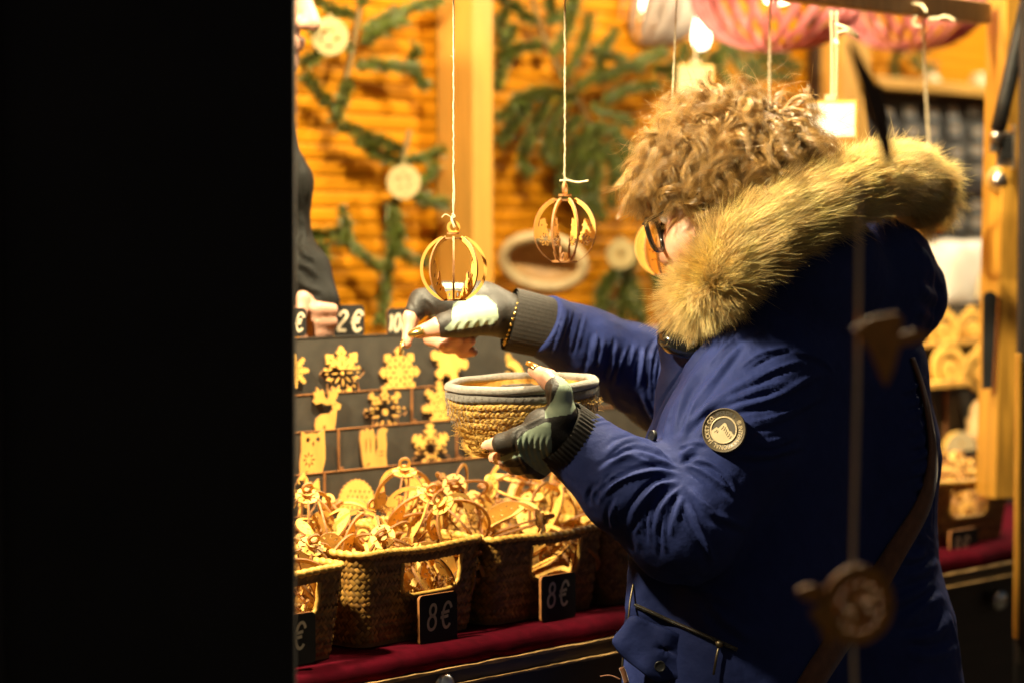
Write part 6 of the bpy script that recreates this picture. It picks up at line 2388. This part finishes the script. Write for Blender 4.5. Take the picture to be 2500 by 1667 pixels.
Gi.append(Gi[0])
part('lining', MB().grid(np.array(Gi)), M['jute'], hb)
# zig-zag sewing thread and loose fibres
tb = MB()
for row, (z0, z1, r0) in enumerate(((-.006, -.018, RT + .0052), (-.017, -.027, RT + .0045), (-.027, -.037, RT + .0032), (-.037, -.047, RT - .0006))):
    n = 120
    a = np.linspace(0, 2 * pi, n, endpoint=False)
    zz = np.where(np.arange(n) % 2 == 0, z0, z1)
    C = hbC + np.outer(r0 * np.cos(a), bxs[0]) + np.outer(r0 * np.sin(a), bxs[1]) + np.outer(zz, bxs[2])
    tb.tube(C, .00028, 4, closed=True)
part('sewing_thread', tb, M['felt_dk'], hb)
NFb = 700
a = rg.uniform(pi, 2 * pi, NFb); z = -rg.uniform(.02, .085, NFb)
r = RT + .004 + (z + .02) * .40
root = hbC + np.outer(r * np.cos(a), bxs[0]) + np.outer(r * np.sin(a), bxs[1]) + np.outer(z, bxs[2])
rd = np.outer(np.cos(a), bxs[0]) + np.outer(np.sin(a), bxs[1]); tg = np.outer(-np.sin(a), bxs[0]) + np.outer(np.cos(a), bxs[1])
d = tg * rg.choice([-1, 1], NFb)[:, None] + rg.normal(0, .35, (NFb, 3)) + rd * .25
L = rg.uniform(.005, .016, NFb)[:, None]
uu = np.linspace(0, 1, 5)[None, :, None]
G = root[:, None] + d[:, None] * L[:, None] * uu + rd[:, None] * (np.sin(uu * pi) * .0022) + rg.normal(0, .0004, (NFb, 5, 3))
V, F = strands(G, .00026)
part('fibres', (V, F, None, None), M['jute'], hb, smooth=True)

# ================================================================== vendor behind the counter
M['jacket_black'] = mat('black_jacket', (.007, .0065, .0055), .6, .25, 40, .3, 160, spec=.08)
vend = thing('person', 'person in a black jacket behind the counter, face and fist just showing beside the flap', 'person', (-.42, 3.48, 0))
VH = at(594, -14, 3.5)
VF = nrm([.93, -.30, -.16]); VS = nrm(np.cross(AZ, VF)); VU = np.cross(VF, VS)
VU = VU if VU[2] > 0 else -VU
vp = lambda f, s_, u: VH + VF * f + VS * s_ + VU * u
vb = Vol([-.70, 3.15, .85], [.02, 3.78, 1.98], .0042)
VA = [VF, VS, VU]
vb.ell(vp(0, 0, .03), (.098, .076, .105), VA, .02)
vb.ell(vp(.03, 0, -.03), (.06, .058, .075), VA, .03)
vb.cone(vp(.070, .018, -.085), vp(.070, -.018, -.085), .022, .022, .025)
vb.cone(vp(.092, 0, .012), vp(.114, 0, -.026), .0105, .0125, .010)
vb.cone(vp(.103, .012, -.030), vp(.103, -.012, -.030), .0085, .0085, .006)
vb.cone(vp(.094, .018, -.054), vp(.094, -.018, -.054), .0065, .0065, .005)
vb.cone(vp(.092, .016, -.063), vp(.092, -.016, -.063), .0070, .0070, .005)
vb.cone(vp(-.005, .076, 0), vp(0, .077, -.035), .011, .008, .006)
vb.cone(vp(-.005, -.076, 0), vp(0, -.077, -.035), .011, .008, .006)
vb.cone(vp(-.045, 0, -.06), at(530, 320, 3.55), .050, .055, .03)
vb.cone(at(525, 370, 3.55), at(500, 900, 3.57), .09, .11, .04)
VSH, VEL, VWR = at(604, 330, 3.46), at(686, 588, 3.47), at(772, 728, 3.42)
vb.chain([VSH, VEL, VWR], [.040, .030, .024], .015)
VK = at(752, 775, 3.405)
vb.cone(VWR, VK, .024, .026, .01)
for k, (y, x1, dd) in enumerate(((757, 810, 3.39), (786, 808, 3.392), (812, 800, 3.396), (832, 786, 3.40))):
    vb.chain([at(752, y - 2, 3.41), at(775, y - 1, 3.378 + .004 * k), at(x1, y, dd)], [.0115, .0112, .0100], .003)
vb.chain([at(752, 745, 3.40), at(738, 730, 3.375), at(734, 768, 3.365)], [.013, .011, .0095], .005)
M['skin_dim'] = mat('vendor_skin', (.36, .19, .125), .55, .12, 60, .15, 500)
vv, vf = vb.mesh()
part('body', (relax(vv, vf, 1), vf, None, None), M['skin_dim'], vend, smooth=True)
hb_ = Vol(VH - .16, VH + .2, .006)
hb_.ell(vp(-.012, 0, .042), (.104, .084, .108), VA, .01)
hb_.cone(vp(.13, .06, -.04), vp(.13, -.06, -.04), .098, .098, .01, sub=True)
hv, hf = hb_.mesh()
part('hair', (relax(hv, hf, 1), hf, None, None), M['hair_base'], vend, smooth=True)
vj = Vol([-.72, 3.12, .85], [.06, 3.80, 1.72], .0042)
vj.cone(at(530, 370, 3.54), at(500, 900, 3.57), .105, .13, .04)
vj.cone(at(520, 330, 3.60), VSH, .06, .062, .04)
vj.chain([VSH, at(686, 450, 3.46), VEL], [.060, .043, .041], .02)
vj.chain([VEL, at(735, 665, 3.44), at(779, 738, 3.415)], [.041, .038, .030], .02)
vj.cone(vp(-.04, 0, -.12), at(540, 330, 3.55), .062, .08, .02)
jv, jf = vj.mesh()
jv = relax(jv, jf, 1)
jn = vnormals(jv, jf)
jv = folds(jv, jn, [([(728, 640), (752, 655), (772, 680)], 7, .005), ([(730, 690), (755, 705), (785, 715)], 7, .005), ([(728, 600), (745, 622), (765, 640)], 7, .005), ([(735, 380), (750, 440), (752, 500)], 6, .003), ([(730, 520), (742, 570), (735, 600)], 8, .004)], 3.2, 3.6)
jn = vnormals(jv, jf)
jv = jv + jn * (fbm(jv, 60, 9, 3) * .0016)[:, None]
part('jacket', (jv, jf, None, None), M['jacket_black'], vend, smooth=True)
# ================================================================== stall lamps (inside, under the roof)
lamp('stall_lamp', st(-.80, .13, 2.20), 54, .09, target=st(.15, .0, 1.15))
lamp('stall_lamp', st(.28, -.02, 2.30), 36, .09, target=st(.3, .20, 1.0))
lamp('stall_lamp', st(1.35, .0, 2.30), 20, .09, target=st(1.35, .2, 1.0))
lamp('stall_lamp', st(.45, .55, 2.36), 4, .12, target=st(.5, .75, 1.0))
lamp('stall_lamp', st(1.9, .50, 2.36), 8, .12, target=st(1.9, .7, 1.0))
lamp('stall_lamp', st(2.9, .20, 2.36), 15, .12, color=(1, .92, .72), target=st(2.7, .6, 1.2))
